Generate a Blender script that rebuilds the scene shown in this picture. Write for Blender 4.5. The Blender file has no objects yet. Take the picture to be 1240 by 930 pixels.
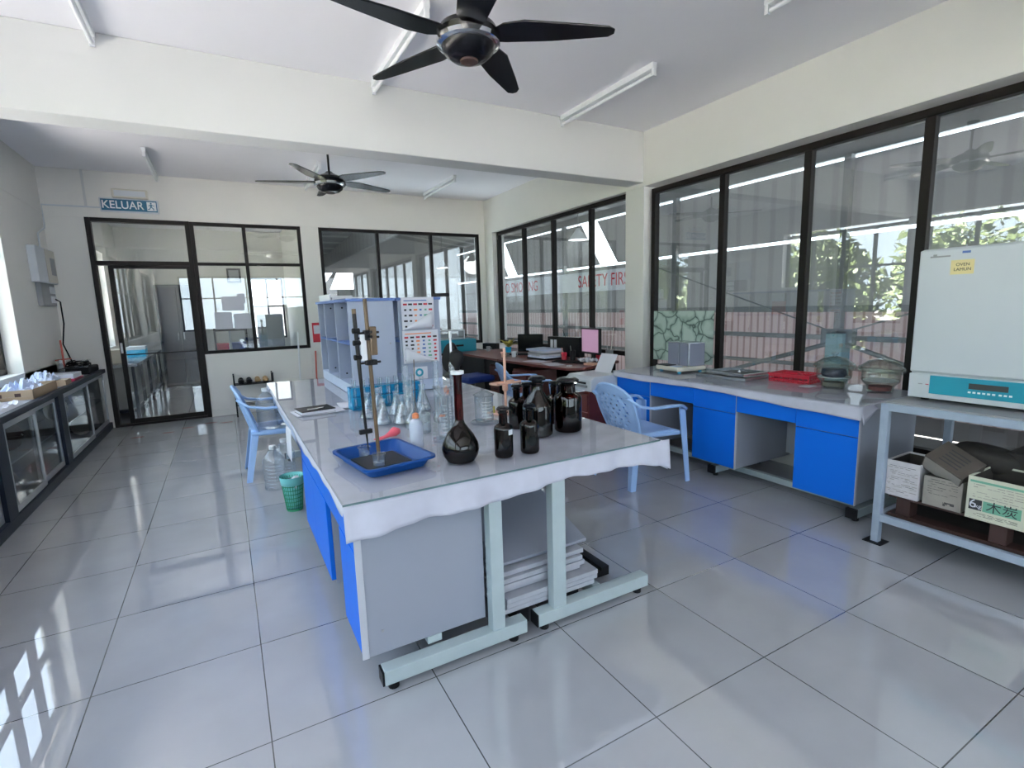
import bpy, bmesh, math, random
from mathutils import Vector, Matrix
random.seed(7)
S = bpy.context.scene
COL = S.collection
# ------------------------------------------------------------------ camera
F, YAW, PITCH, ROLL = 620.2, 0.505465, 0.153219, -0.0300601
H = 1.462
cy_, sy_ = math.cos(YAW), math.sin(YAW); cp_, sp_ = math.cos(PITCH), math.sin(PITCH)
fwd = Vector((sy_*cp_, cy_*cp_, -sp_)); rt = Vector((cy_, -sy_, 0)); up = rt.cross(fwd)
cr_, sr_ = math.cos(ROLL), math.sin(ROLL)
r2 = rt*cr_ + up*sr_; u2 = up*cr_ - rt*sr_
cam = bpy.data.cameras.new('camera'); co = bpy.data.objects.new('camera', cam); COL.objects.link(co)
M3 = Matrix((r2, u2, -fwd)).transposed()
co.matrix_world = Matrix.Translation((0, 0, H)) @ M3.to_4x4()
cam.sensor_fit = 'HORIZONTAL'; cam.sensor_width = 36; cam.lens = F/1240*36
cam.clip_start = .02; cam.clip_end = 200
S.camera = co
# ------------------------------------------------------------------ light
S.view_settings.view_transform = 'Standard'; S.view_settings.look = 'None'
S.view_settings.gamma = 1; S.view_settings.use_curve_mapping = False
S.view_settings.exposure = 1.15
S.cycles.diffuse_bounces = 7; S.cycles.max_bounces = 14; S.cycles.transparent_max_bounces = 32; S.cycles.sample_clamp_indirect = 6; S.cycles.caustics_reflective = False; S.cycles.caustics_refractive = False
w = bpy.data.worlds.new('sky'); S.world = w; w.use_nodes = True
nt = w.node_tree; bg = nt.nodes['Background']
tc = nt.nodes.new('ShaderNodeTexCoord'); sx = nt.nodes.new('ShaderNodeSeparateXYZ'); rp = nt.nodes.new('ShaderNodeValToRGB')
nt.links.new(tc.outputs['Generated'], sx.inputs[0]); nt.links.new(sx.outputs['Z'], rp.inputs[0]); nt.links.new(rp.outputs[0], bg.inputs[0])
rp.color_ramp.elements[0].position = 0.0; rp.color_ramp.elements[0].color = (.80, .91, 1, 1)
rp.color_ramp.elements[1].position = .6; rp.color_ramp.elements[1].color = (.70, .84, 1, 1)
bg.inputs[1].default_value = 3.0
def lamp(name, kind, loc, rot, size, size_y, power, color=(1, 1, 1), portal=False):
    d = bpy.data.lights.new(name, kind); o = bpy.data.objects.new(name, d); COL.objects.link(o)
    o.location = loc; o.rotation_euler = rot; d.energy = power; d.color = color
    if kind == 'AREA':
        d.shape = 'RECTANGLE'; d.size = size; d.size_y = size_y; d.cycles.is_portal = portal
    return o
P2 = math.pi/2
# portals (sky light entering the window openings; they emit nothing themselves)
for k, (yc, wy) in enumerate(((5.67, 2.4), (2.3, 3.9), (-1.6, 3.2))):
    lamp('left_window_portal', 'AREA', (-2.06, yc, 1.83), (0, -P2, 0), 1.8, wy, 1, portal=True)
lamp('rear_window_portal', 'AREA', (1.35, -3.68, 1.8), (P2, 0, 0), 5.0, 1.8, 1, portal=True)
sun = lamp('sun', 'SUN', (0, 0, 20), (math.radians(-22), math.radians(24), 0), 0, 0, 80.0, (1, .93, .86)); sun.data.angle = .02

# ------------------------------------------------------------------ materials
MT = {}
def nodes(name):
    m = bpy.data.materials.new(name); m.use_nodes = True; MT[name] = m
    return m, m.node_tree, m.node_tree.nodes['Principled BSDF']
def mat(name, col, rough=.5, metal=0, spec=.5, var=.06, scale=6, bump=0, coat=0):
    m, t, b = nodes(name)
    b.inputs['Roughness'].default_value = rough; b.inputs['Metallic'].default_value = metal
    b.inputs['Specular IOR Level'].default_value = spec
    if coat: b.inputs['Coat Weight'].default_value = coat; b.inputs['Coat Roughness'].default_value = .04
    tc = t.nodes.new('ShaderNodeTexCoord'); n = t.nodes.new('ShaderNodeTexNoise'); n.inputs['Scale'].default_value = scale; n.inputs['Detail'].default_value = 4
    t.links.new(tc.outputs['Object'], n.inputs['Vector'])
    mx = t.nodes.new('ShaderNodeMix'); mx.data_type = 'RGBA'
    mx.inputs[6].default_value = (*[c*(1-var) for c in col], 1); mx.inputs[7].default_value = (*[min(1, c*(1+var)) for c in col], 1)
    t.links.new(n.outputs[0], mx.inputs[0]); t.links.new(mx.outputs[2], b.inputs['Base Color'])
    if bump:
        bp = t.nodes.new('ShaderNodeBump'); bp.inputs['Strength'].default_value = bump; bp.inputs['Distance'].default_value = .01
        t.links.new(n.outputs[0], bp.inputs['Height']); t.links.new(bp.outputs[0], b.inputs['Normal'])
    return m
def glass(name, tint=(1, 1, 1), gl=1.0, ior=1.5, edge=None, rough=0.0, body=None, bodyfac=0):
    """thin glass: see-through tint plus fresnel mirror"""
    m = bpy.data.materials.new(name); m.use_nodes = True; t = m.node_tree; MT[name] = m
    for n in list(t.nodes): t.nodes.remove(n)
    out = t.nodes.new('ShaderNodeOutputMaterial'); tr = t.nodes.new('ShaderNodeBsdfTransparent'); g = t.nodes.new('ShaderNodeBsdfGlossy')
    g.inputs['Roughness'].default_value = rough
    # Schlick reflectance from the facing angle, the same from both sides of the sheet
    f0 = ((ior-1)/(ior+1))**2*gl
    lf = t.nodes.new('ShaderNodeLayerWeight'); lf.inputs[0].default_value = .5
    pw = t.nodes.new('ShaderNodeMath'); pw.operation = 'POWER'; pw.inputs[1].default_value = 5
    mul = t.nodes.new('ShaderNodeMath'); mul.operation = 'MULTIPLY_ADD'; mul.use_clamp = True; mul.inputs[1].default_value = 1-f0; mul.inputs[2].default_value = f0
    mx = t.nodes.new('ShaderNodeMixShader')
    tr.inputs[0].default_value = (*tint, 1)
    if edge:
        lw = t.nodes.new('ShaderNodeLayerWeight'); lw.inputs[0].default_value = .35
        c = t.nodes.new('ShaderNodeMix'); c.data_type = 'RGBA'; c.inputs[6].default_value = (*tint, 1); c.inputs[7].default_value = (*edge, 1)
        t.links.new(lw.outputs['Facing'], c.inputs[0]); t.links.new(c.outputs[2], tr.inputs[0])
    t.links.new(lf.outputs['Facing'], pw.inputs[0]); t.links.new(pw.outputs[0], mul.inputs[0]); t.links.new(mul.outputs[0], mx.inputs[0])
    src = tr
    if body:
        df = t.nodes.new('ShaderNodeBsdfDiffuse'); df.inputs[0].default_value = (*body, 1)
        m2 = t.nodes.new('ShaderNodeMixShader'); m2.inputs[0].default_value = bodyfac
        t.links.new(tr.outputs[0], m2.inputs[1]); t.links.new(df.outputs[0], m2.inputs[2]); src = m2
    t.links.new(src.outputs[0], mx.inputs[1]); t.links.new(g.outputs[0], mx.inputs[2]); t.links.new(mx.outputs[0], out.inputs[0])
    return m
mat('wall', (.80, .79, .75), .75, var=.04, scale=2.5, bump=.05)
mat('beam', (.65, .66, .65), .8, var=.02, scale=3)
mat('ceil', (.88, .87, .90), .85, var=.02, scale=2)
mat('pier', (.70, .67, .61), .7, var=.05, scale=3)
mat('frame', (.010, .007, .006), .45, spec=.22)
mat('navy_frame', (.006, .011, .024), .42, spec=.25)
mat('alu', (.42, .44, .46), .35, .7)
mat('white_metal', (.62, .66, .70), .4)
mat('bench_steel', (.40, .48, .50), .42, var=.08, scale=14)
mat('rack_steel', (.32, .39, .48), .42, var=.12, scale=14)
mat('laminate', (.29, .315, .375), .45, var=.03, scale=3)
mat('laminate_edge', (.50, .52, .57), .5)
mat('blue', (.002, .150, .72), .45, spec=.25, var=.02, scale=2)
mat('board_grey', (.40, .42, .47), .6, var=.15, scale=20)
mat('shelf_grey', (.34, .39, .50), .45, var=.03)
mat('shelf_blue', (.08, .16, .42), .4)
mat('plinth', (.50, .58, .74), .4)
mat('cloth', (.52, .53, .62), .8, var=.16, scale=9)
mat('black', (.007, .007, .009), .42, spec=.3)
mat('black_gloss', (.004, .004, .006), .22, spec=.3)
mat('rubber', (.008, .008, .009), .6, spec=.25)
mat('chrome', (.75, .76, .76), .12, 1)
mat('chair_blue', (.34, .52, .82), .38, var=.03)
mat('teal', (.012, .29, .40), .4)
mat('oven', (.58, .62, .65), .35, var=.02)
mat('maroon', (.14, .028, .022), .35, var=.15, scale=9)
mat('dark_wood', (.05, .022, .018), .6)
mat('paper', (.66, .67, .73), .8, var=.03)
mat('paper_yellow', (.78, .68, .34), .7)
mat('cardboard', (.40, .30, .20), .85, var=.12)
mat('brown_card', (.085, .070, .058), .8, var=.35, scale=9)
mat('dark_card', (.035, .029, .025), .75, var=.5, scale=12)
mat('grey_card', (.30, .28, .25), .85, var=.25, scale=14)
mat('white_card', (.56, .54, .56), .85, var=.18, scale=20)
mat('cream_card', (.60, .60, .48), .8, var=.14, scale=10)
mat('ink', (.03, .03, .035), .7)
mat('green_ink', (.16, .40, .28), .7)
mat('tray_blue', (.004, .06, .26), .4, spec=.3)
mat('cyan', (.03, .50, .80), .35)
mat('red', (.50, .010, .035), .4)
mat('orange', (.85, .28, .12), .5)
mat('pink', (.75, .12, .17), .5)
mat('green', (.02, .27, .13), .5)
mat('mint', (.20, .62, .60), .5)
mat('wood_pink', (.72, .42, .32), .5, var=.12, scale=20)
mat('wood_rod', (.13, .085, .045), .45, var=.4, scale=30)
mat('white_plastic', (.78, .80, .82), .45)
mat('cream', (.62, .60, .52), .45)
mat('grey_plastic', (.30, .31, .32), .45)
mat('steel_lid', (.45, .48, .52), .25, .8)
mat('sign_blue', (.010, .13, .24), .4)
mat('white_paint', (.85, .87, .88), .5)
mat('sticker_red', (.55, .02, .04), .5)
mat('leaf', (.08, .11, .03), .6, var=.5, scale=3)
mat('leaf_yellow', (.42, .36, .05), .6, var=.4, scale=5)
mat('bark', (.10, .07, .05), .9)
mat('grass', (.36, .345, .34), .9, var=.25, scale=.6)
mat('hall_steel', (.16, .17, .17), .6)
mat('hall_floor', (.16, .16, .16), .7)
mat('brace', (.10, .11, .11), .6)
mat('hall_col', (.12, .20, .21), .6)
mat('amber_liquid', (.010, .003, .002), .1)
mat('desiccant', (.02, .025, .06), .5)
mat('beads', (.30, .10, .10), .6)
mat('seat_blue', (.008, .035, .22), .6)
mat('dark_room', (.05, .055, .055), .6)
mat('shoe_tan', (.42, .28, .14), .6)
mat('wood_handle', (.5, .1, .07), .5)
mat('bag_pink', (.35, .01, .05), .5)
mat('floor_mark', (.14, .03, .03), .6)
mat('crumpled', (.55, .62, .78), .5, var=.2, scale=30)
glass('pane', (.93, .95, .95), 2.8, 1.5)
glass('pane_left', (.95, .97, .98), 1.0, 1.45)
glass('sheet_glass', (.97, .985, .985), 1.15, 1.5)
glass('labglass', (.975, .985, .99), 2.6, 1.45, edge=(.72, .78, .82), body=(.85, .9, .95), bodyfac=.05)
glass('desic_glass', (.93, .95, .93), 1.8, 1.45, edge=(.74, .76, .74))
glass('pet', (.95, .97, .99), 2.2, 1.45, edge=(.74, .80, .86), body=(.8, .87, .95), bodyfac=.08)
glass('amber', (.15, .030, .012), 1.25, 1.5, edge=(.03, .006, .004))
glass('amber_red', (.42, .03, .03), 1.3, 1.5, edge=(.10, .01, .01))
glass('cyan_clear', (.25, .75, .92), 1.2, 1.45, body=(.05, .55, .85), bodyfac=.35)
glass('milky', (.8, .86, .95), .8, 1.45, body=(.75, .80, .92), bodyfac=.65, rough=.2)
glass('acrylic', (.70, .74, .80), 1.4, 1.45, body=(.45, .48, .60), bodyfac=.45)

def tile_floor():
    m, t, b = nodes('tiles')
    tc = t.nodes.new('ShaderNodeTexCoord'); mp = t.nodes.new('ShaderNodeMapping')
    t.links.new(tc.outputs['Object'], mp.inputs[0])
    br = t.nodes.new('ShaderNodeTexBrick'); br.offset = 0; br.squash = 1
    br.inputs['Scale'].default_value = 1; br.inputs['Brick Width'].default_value = .6; br.inputs['Row Height'].default_value = .6
    br.inputs['Mortar Size'].default_value = .0022; br.inputs['Mortar Smooth'].default_value = .1
    br.inputs['Color1'].default_value = (.41, .42, .45, 1); br.inputs['Color2'].default_value = (.41, .42, .45, 1); br.inputs['Mortar'].default_value = (.07, .07, .07, 1)
    mp.inputs['Location'].default_value = (0, .018, 0)
    t.links.new(mp.outputs[0], br.inputs[0])
    n = t.nodes.new('ShaderNodeTexNoise'); n.inputs['Scale'].default_value = 3; n.inputs['Detail'].default_value = 6; t.links.new(tc.outputs['Object'], n.inputs['Vector'])
    mx = t.nodes.new('ShaderNodeMix'); mx.data_type = 'RGBA'; mx.blend_type = 'MULTIPLY'; mx.inputs[0].default_value = .35
    cr = t.nodes.new('ShaderNodeValToRGB'); cr.color_ramp.elements[0].position = .35; cr.color_ramp.elements[0].color = (.72, .72, .72, 1); cr.color_ramp.elements[1].position = .7; cr.color_ramp.elements[1].color = (1, 1, 1, 1)
    t.links.new(n.outputs[0], cr.inputs[0]); t.links.new(br.outputs[0], mx.inputs[6]); t.links.new(cr.outputs[0], mx.inputs[7]); t.links.new(mx.outputs[2], b.inputs['Base Color'])
    rr = t.nodes.new('ShaderNodeMapRange'); rr.inputs[3].default_value = .006; rr.inputs[4].default_value = .022
    t.links.new(n.outputs[0], rr.inputs[0]); t.links.new(rr.outputs[0], b.inputs['Roughness'])
    b.inputs['IOR'].default_value = 2.15
    return m
tile_floor()
def corrugated(name, c1, c2, axis='Y', freq=3.4, sky=0):
    m, t, b = nodes(name); b.inputs['Roughness'].default_value = .6
    tc = t.nodes.new('ShaderNodeTexCoord'); w_ = t.nodes.new('ShaderNodeTexWave'); w_.wave_type = 'BANDS'; w_.bands_direction = axis
    w_.inputs['Scale'].default_value = freq; w_.inputs['Distortion'].default_value = .4; w_.inputs['Detail'].default_value = 2
    t.links.new(tc.outputs['Object'], w_.inputs[0])
    cr = t.nodes.new('ShaderNodeValToRGB'); cr.color_ramp.elements[0].position = .08; cr.color_ramp.elements[0].color = (*c2, 1); cr.color_ramp.elements[1].position = .3; cr.color_ramp.elements[1].color = (*c1, 1)
    t.links.new(w_.outputs[0], cr.inputs[0]); t.links.new(cr.outputs[0], b.inputs['Base Color'])
    return m
corrugated('pink_sheet', (.60, .47, .46), (.38, .25, .24), freq=1.5)
corrugated('grey_sheet', (.36, .36, .355), (.30, .30, .295), freq=.6)
corrugated('roof_sheet', (.22, .23, .23), (.45, .46, .46), freq=.22)
def stones():
    m, t, b = nodes('stone_print'); b.inputs['Roughness'].default_value = .6
    tc = t.nodes.new('ShaderNodeTexCoord'); v = t.nodes.new('ShaderNodeTexVoronoi'); v.feature = 'DISTANCE_TO_EDGE'; v.inputs['Scale'].default_value = 6.5
    n = t.nodes.new('ShaderNodeTexNoise'); n.inputs['Scale'].default_value = 6
    mp = t.nodes.new('ShaderNodeMix'); mp.data_type = 'RGBA'; mp.inputs[0].default_value = .12
    t.links.new(tc.outputs['Object'], n.inputs['Vector']); t.links.new(tc.outputs['Object'], mp.inputs[6]); t.links.new(n.outputs[1], mp.inputs[7]); t.links.new(mp.outputs[2], v.inputs['Vector'])
    cr = t.nodes.new('ShaderNodeValToRGB'); e = cr.color_ramp.elements; e[0].position = .0; e[0].color = (.05, .08, .07, 1); e[1].position = .16; e[1].color = (.50, .62, .55, 1)
    k = cr.color_ramp.elements.new(.045); k.color = (.34, .46, .40, 1)
    t.links.new(v.outputs['Distance'], cr.inputs[0]); t.links.new(cr.outputs[0], b.inputs['Base Color'])
stones()
def cleanmat(n, c):
    m, t, b = nodes(n); b.inputs['Base Color'].default_value = (*c, 1); b.inputs['Roughness'].default_value = .3
def screenmat():
    m, t, b = nodes('screen'); b.inputs['Base Color'].default_value = (.3, .2, .3, 1)
    b.inputs['Emission Color'].default_value = (.60, .33, .50, 1); b.inputs['Emission Strength'].default_value = .22
screenmat()

# ------------------------------------------------------------------ mesh helpers
class MB:
    def __init__(s): s.v = []; s.f = []; s.sm = []
    def add(s, vs, fs, smooth=False):
        o = len(s.v); s.v += [tuple(v) for v in vs]; s.f += [tuple(i+o for i in f) for f in fs]; s.sm += [smooth]*len(fs); return s
    def box(s, a, b, rz=0, piv=None, mtx=None):
        x0, y0, z0 = a; x1, y1, z1 = b
        vs = [Vector(p) for p in ((x0,y0,z0),(x1,y0,z0),(x1,y1,z0),(x0,y1,z0),(x0,y0,z1),(x1,y0,z1),(x1,y1,z1),(x0,y1,z1))]
        if rz:
            pv = Vector(piv or ((x0+x1)/2, (y0+y1)/2, 0)); R = Matrix.Rotation(rz, 3, 'Z'); vs = [pv + R @ (q-pv) for q in vs]
        if mtx is not None: vs = [mtx @ q for q in vs]
        return s.add(vs, [(0,3,2,1),(4,5,6,7),(0,1,5,4),(1,2,6,5),(2,3,7,6),(3,0,4,7)])
    def lathe(s, prof, c=(0,0,0), n=24, mtx=None, cap=True):
        vs = []
        for r, z in prof:
            for k in range(n):
                a = 2*math.pi*k/n; q = Vector((c[0]+r*math.cos(a), c[1]+r*math.sin(a), c[2]+z)); vs.append(mtx @ q if mtx is not None else q)
        fs = []
        for i in range(len(prof)-1):
            for k in range(n):
                a = i*n+k; b = i*n+(k+1)%n; fs.append((a, b, b+n, a+n))
        if cap:
            if prof[0][0] > 1e-5: fs.append(tuple(range(n-1, -1, -1)))
            if prof[-1][0] > 1e-5: fs.append(tuple(range((len(prof)-1)*n, len(prof)*n)))
        return s.add(vs, fs, True)
    def tube(s, pts, r, n=8, closed=False):
        pts = [Vector(p) for p in pts]; rs = r if isinstance(r, (list, tuple)) else [r]*len(pts)
        vs = []; N = len(pts)
        prev = None
        for i, q in enumerate(pts):
            if closed: d = pts[(i+1) % N]-pts[i-1]
            else: d = pts[min(i+1, N-1)]-pts[max(i-1, 0)]
            d.normalize()
            if prev is None: a = d.orthogonal().normalized()
            else:
                a = prev - d*prev.dot(d); a = a.normalized() if a.length > 1e-6 else d.orthogonal().normalized()
            prev = a; b = d.cross(a)
            for k in range(n):
                t = 2*math.pi*k/n; vs.append(q + (a*math.cos(t)+b*math.sin(t))*rs[i])
        fs = []
        for i in range(N if closed else N-1):
            for k in range(n):
                p0 = i*n+k; p1 = i*n+(k+1)%n; j = (i+1) % N; fs.append((p0, p1, j*n+(k+1)%n, j*n+k))
        if not closed: fs += [tuple(range(n-1, -1, -1)), tuple(range((N-1)*n, N*n))]
        return s.add(vs, fs, True)
    def cyl(s, a, b, r, r1=None, n=16): return s.tube([a, b], [r, r if r1 is None else r1], n)
    def prism(s, poly, z0, z1, mtx=None):
        n = len(poly); vs = [Vector((x, y, z0)) for x, y in poly]+[Vector((x, y, z1)) for x, y in poly]
        if mtx is not None: vs = [mtx @ q for q in vs]
        return s.add(vs, [tuple(range(n-1, -1, -1)), tuple(range(n, 2*n))]+[(i, (i+1) % n, n+(i+1) % n, n+i) for i in range(n)])
    def sphere(s, c, r, n=14, m=8, sc=(1,1,1)):
        prof = [(max(1e-6, math.sin(math.pi*i/m))*r, -math.cos(math.pi*i/m)*r) for i in range(m+1)]
        mt = Matrix.Translation(c) @ Matrix.Diagonal((*sc, 1))
        return s.lathe(prof, (0,0,0), n, mt, False)
    def grid(s, fn, nu, nv, smooth=True):
        vs = [fn(i/nu, j/nv) for j in range(nv+1) for i in range(nu+1)]
        return s.add(vs, [(j*(nu+1)+i, j*(nu+1)+i+1, (j+1)*(nu+1)+i+1, (j+1)*(nu+1)+i) for j in range(nv) for i in range(nu)], smooth)
    def build(s, name, m, parent=None, bevel=0, solid=0, loc=None):
        me = bpy.data.meshes.new(name); me.from_pydata(s.v, [], s.f); me.update()
        for p, q in zip(me.polygons, s.sm): p.use_smooth = q
        if any(s.sm):
            try: me.set_sharp_from_angle(angle=math.radians(38))
            except Exception: pass
        me.materials.append(MT[m])
        o = bpy.data.objects.new(name, me); COL.objects.link(o)
        if parent: o.parent = parent
        if loc: o.location = loc
        if solid:
            d = o.modifiers.new('solid', 'SOLIDIFY'); d.thickness = solid; d.offset = 0
        if bevel:
            d = o.modifiers.new('bevel', 'BEVEL'); d.width = bevel; d.segments = 2; d.limit_method = 'ANGLE'; d.angle_limit = .7
        return o
def thing(name, label, cat, loc=(0,0,0), rz=0, group=None):
    o = bpy.data.objects.new(name, None); COL.objects.link(o); o.empty_display_size = .1
    o.location = loc; o.rotation_euler = (0, 0, rz); return tag(o, label, cat, group)
def tag(o, label, cat, group=None):
    o['label'] = label; o['category'] = cat
    if group: o['group'] = group
    return o
def struct(o, label=None):
    o['kind'] = 'structure'
    if label: o['label'] = label
    return o
def sempty(name, loc=(0,0,0)):
    o = bpy.data.objects.new(name, None); COL.objects.link(o); o.location = loc; return struct(o)
def copy_tree(o, parent=None):
    c = o.copy(); COL.objects.link(c)
    if parent: c.parent = parent
    for ch in list(o.children): copy_tree(ch, c)
    return c
def text(body, size, name, m, parent, mtx, depth=.0012, align='CENTER', sx=1, outline=0):
    cu = bpy.data.curves.new(name, 'FONT'); cu.body = body; cu.size = size; cu.align_x = align; cu.align_y = 'CENTER'; cu.extrude = depth; cu.offset = outline
    o = bpy.data.objects.new(name, cu); COL.objects.link(o)
    bpy.context.view_layer.update()
    me = bpy.data.meshes.new_from_object(o.evaluated_get(bpy.context.evaluated_depsgraph_get())); bpy.data.objects.remove(o)
    me.materials.clear(); me.materials.append(MT[m])
    me.transform(mtx @ Matrix.Diagonal((sx, 1, 1, 1)))
    n = bpy.data.objects.new(name, me); COL.objects.link(n); n.parent = parent
    return n
def facing(loc, nrm, roll=0):
    """matrix putting text XY plane at loc with normal nrm (horizontal), up = z"""
    z = Vector(nrm).normalized(); y = Vector((0,0,1)); x = y.cross(z).normalized(); y = z.cross(x)
    R = Matrix((x, y, z)).transposed().to_4x4()
    return Matrix.Translation(loc) @ R @ Matrix.Rotation(roll, 4, 'Z')

# ================================================================== SETTING
ZC, ZB = 3.28, 2.75        # ceiling, beam underside
XL, XR, YB = -1.8, 4.19, 8.42
YF = -3.4
struct(MB().box((-2.3, YF-.2, -.12), (4.45, 8.62, 0)).build('floor', 'tiles'))
struct(MB().box((-2.3, YF-.2, ZC), (4.45, 8.62, ZC+.15)).build('ceiling', 'ceil'))
# cross beams
struct(MB().box((XL, 4.44, ZB), (XR, 4.69, ZC)).build('trim_1', 'beam', bevel=.006), 'deep white cross beam spanning the room under the ceiling')
struct(MB().box((XL, .05, ZB), (XR, .30, ZC)).build('trim_2', 'beam'), 'deep white cross beam above the viewer')
# right wall : beam + columns
b = MB().box((XR, YF, 2.71), (4.43, YB+.2, ZC))
for y0, y1 in ((4.43, 4.73), (.02, .32), (8.13, 8.62), (YF, -3.1)): b.box((XR, y0, 0), (4.43, y1, 2.71))
b.box((4.20, .32, 0), (4.43, 4.43, .30)); b.box((4.20, 4.73, 0), (4.43, 8.13, .30)); b.box((4.20, -3.1, 0), (4.43, .02, .30))
struct(b.build('wall_right', 'wall', bevel=.004))
# left wall
b = MB().box((-2.04, YF, ZB), (XL, YB+.2, ZC))
for y0, y1 in ((6.86, 8.62), (4.36, 4.60), (.10, .32), (YF, -3.1)): b.box((-2.04, y0, 0), (XL, y1, ZB))
b.box((-2.04, YF, 0), (XL, 8.0, .93))
struct(b.build('wall_left', 'wall', bevel=.004))
# back wall
b = MB().box((-2.04, YB, 2.71), (XR+.24, YB+.2, ZC)).box((-2.04, YB, 0), (-1.40, YB+.2, 2.71))
b.box((1.13, YB, 0), (1.385, YB+.2, 2.71)).box((4.08, YB, 0), (4.43, YB+.2, 2.71))
b.box((-.28, YB, 0), (1.13, YB+.2, .90)).box((1.385, YB, 0), (4.08, YB+.2, .80))
struct(b.build('wall_back', 'wall', bevel=.004))
# front wall (behind the viewer)
b = MB().box((-2.04, YF-.2, 2.71), (4.43, YF, ZC)).box((-2.04, YF-.2, 0), (4.43, YF, .9)).box((-2.04, YF-.2, .9), (-1.2, YF, 2.71)).box((3.9, YF-.2, .9), (4.43, YF, 2.71))
struct(b.build('wall_front', 'wall'))
struct(MB().box((-.28, YB-.012, 0), (1.13, YB, .10)).build('baseboard_back', 'wall', bevel=.003))

def window(name, axis, pos, u0, u1, z0, z1, mull, trans, fw=.05, d=.07, gm='pane', mw=None, zt=None, bar=.04):
    """window frame in a plane x=pos or y=pos with panes"""
    mw = mw or fw
    root = sempty(name)
    def bx(mb, ua, ub, za, zb, dd):
        if axis == 'x': mb.box((pos-dd/2, ua, za), (pos+dd/2, ub, zb))
        else: mb.box((ua, pos-dd/2, za), (ub, pos+dd/2, zb))
    f = MB(); bx(f, u0, u0+fw, z0, z1, d); bx(f, u1-fw, u1, z0, z1, d); bx(f, u0+fw, u1-fw, z1-fw, z1, d); bx(f, u0+fw, u1-fw, z0, z0+fw, d)
    for m_ in mull: bx(f, m_-mw/2, m_+mw/2, z0+fw, z1-fw, d*.9)
    for t_ in trans: bx(f, u0+fw, u1-fw, t_-bar/2, t_+bar/2, d*.8)
    f.build('window_frame', 'frame', root, bevel=.003)
    us = [u0+fw*.5]+list(mull)+[u1-fw*.5]; zs = [z0+fw*.5]+list(trans)+[z1-fw*.5]
    for i in range(len(us)-1):
        for j in range(len(zs)-1):
            g = MB(); bx(g, us[i], us[i+1], zs[j], zs[j+1], .006); g.build('pane', gm, root)
    return root
window('window_1', 'x', 4.30, .32, 4.39, .30, 2.68, (.93, 1.81, 2.64, 3.465), (), fw=.055, mw=.062)
window('window_2', 'x', 4.30, 4.73, 8.10, .80, 2.74-.03, (5.50, 6.385, 7.22), (), fw=.055, mw=.06)
window('window_3', 'y', 8.46, 1.385, 4.08, .80, 2.71, (2.28, 3.185), (), fw=.05)
window('window_4', 'y', 8.46, -.28, 1.13, .90, 2.71, (.375,), (2.15,), fw=.045)
window('window_5', 'x', -1.96, 4.60, 6.86, .93, 2.70, (5.17, 5.73, 6.30), (1.98,), fw=.05, gm='pane_left')
window('window_6', 'x', -1.96, .32, 4.36, .93, 2.70, (.98, 1.66, 2.34, 3.02, 3.70), (1.98,), fw=.05, gm='pane_left')
window('window_7', 'y', YF-.1, -1.2, 3.9, .9, 2.71, (-.2, .8, 1.8, 2.85), (1.98,), fw=.05, gm='pane_left')
window('window_8', 'x', 4.30, -3.1, .02, .30, 2.68, (-2.2, -1.3, -.5), (), fw=.055)
window('window_9', 'x', -1.96, -3.1, .10, .93, 2.70, (-2.4, -1.6, -.8), (1.98,), fw=.05, gm='pane_left')
struct(MB().box((3.00, 8.30, .0), (3.01, 8.31, .01)).build('trim_3', 'wall')) if 0 else None
# curtain strip at the far left window (pale blue pane edge)
# door with transom
d = sempty('door_1')
f = MB().box((-1.40, 8.40, 0), (-1.345, 8.50, 2.71)).box((-.335, 8.40, 0), (-.28, 8.50, 2.71)).box((-1.345, 8.40, 2.66), (-.335, 8.50, 2.71)).box((-1.345, 8.40, 2.12), (-.335, 8.50, 2.175)).box((-1.345, 8.40, 0), (-.335, 8.50, .03))
f.build('door_frame', 'frame', d, bevel=.003)
MB().box((-1.345, 8.447, 2.175), (-.335, 8.453, 2.66)).build('transom_pane', 'pane', d)
lf = MB().box((-1.235, 8.425, .03), (-1.18, 8.465, 2.12)).box((-.375, 8.425, .03), (-.335, 8.465, 2.12)).box((-1.18, 8.425, 2.08), (-.375, 8.465, 2.12)).box((-1.18, 8.425, .03), (-.375, 8.465, .09)).box((-1.18, 8.43, .95), (-.375, 8.46, .965))
leaf = lf.build('door_leaf', 'frame', d, bevel=.003)
MB().box((-1.18, 8.442, .09), (-.375, 8.448, 2.08)).build('pane', 'pane', leaf)
MB().box((-1.222, 8.395, .98), (-1.195, 8.425, 1.12)).build('door_handle', 'chrome', leaf, bevel=.004)

# ================================================================== OUTSIDE
struct(MB().box((-60, -60, -.6), (-2.3, 60, -.5)).build('ground_outside', 'grass'))
struct(MB().box((-2.3, 13.6, -.6), (1.4, 60, -.5)).build('ground_yard', 'grass'))
struct(MB().box((-2.3, -60, -.6), (4.45, YF-.2, -.5)).build('ground_front', 'grass'))
def leafmesh(n, R, sz, m):
    mb = MB()
    for _ in range(n):
        a = random.uniform(0, 2*math.pi); cz = random.uniform(-1, 1); rr = math.sqrt(1-cz*cz)
        k = random.uniform(.55, 1.02)*(1+.18*math.sin(3*a)+.15*math.sin(5*cz+2*a))
        c = Vector((R[0]*k*rr*math.cos(a), R[1]*k*rr*math.sin(a), R[2]*k*cz))
        u = Vector((random.gauss(0, 1), random.gauss(0, 1), random.gauss(0, 1))).normalized(); v = u.orthogonal().normalized()
        s_ = sz*random.uniform(.6, 1.4)
        mb.add([c-u*s_, c+v*s_*.4, c+u*s_, c-v*s_*.4], [(0, 1, 2, 3)])
    return mb
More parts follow.
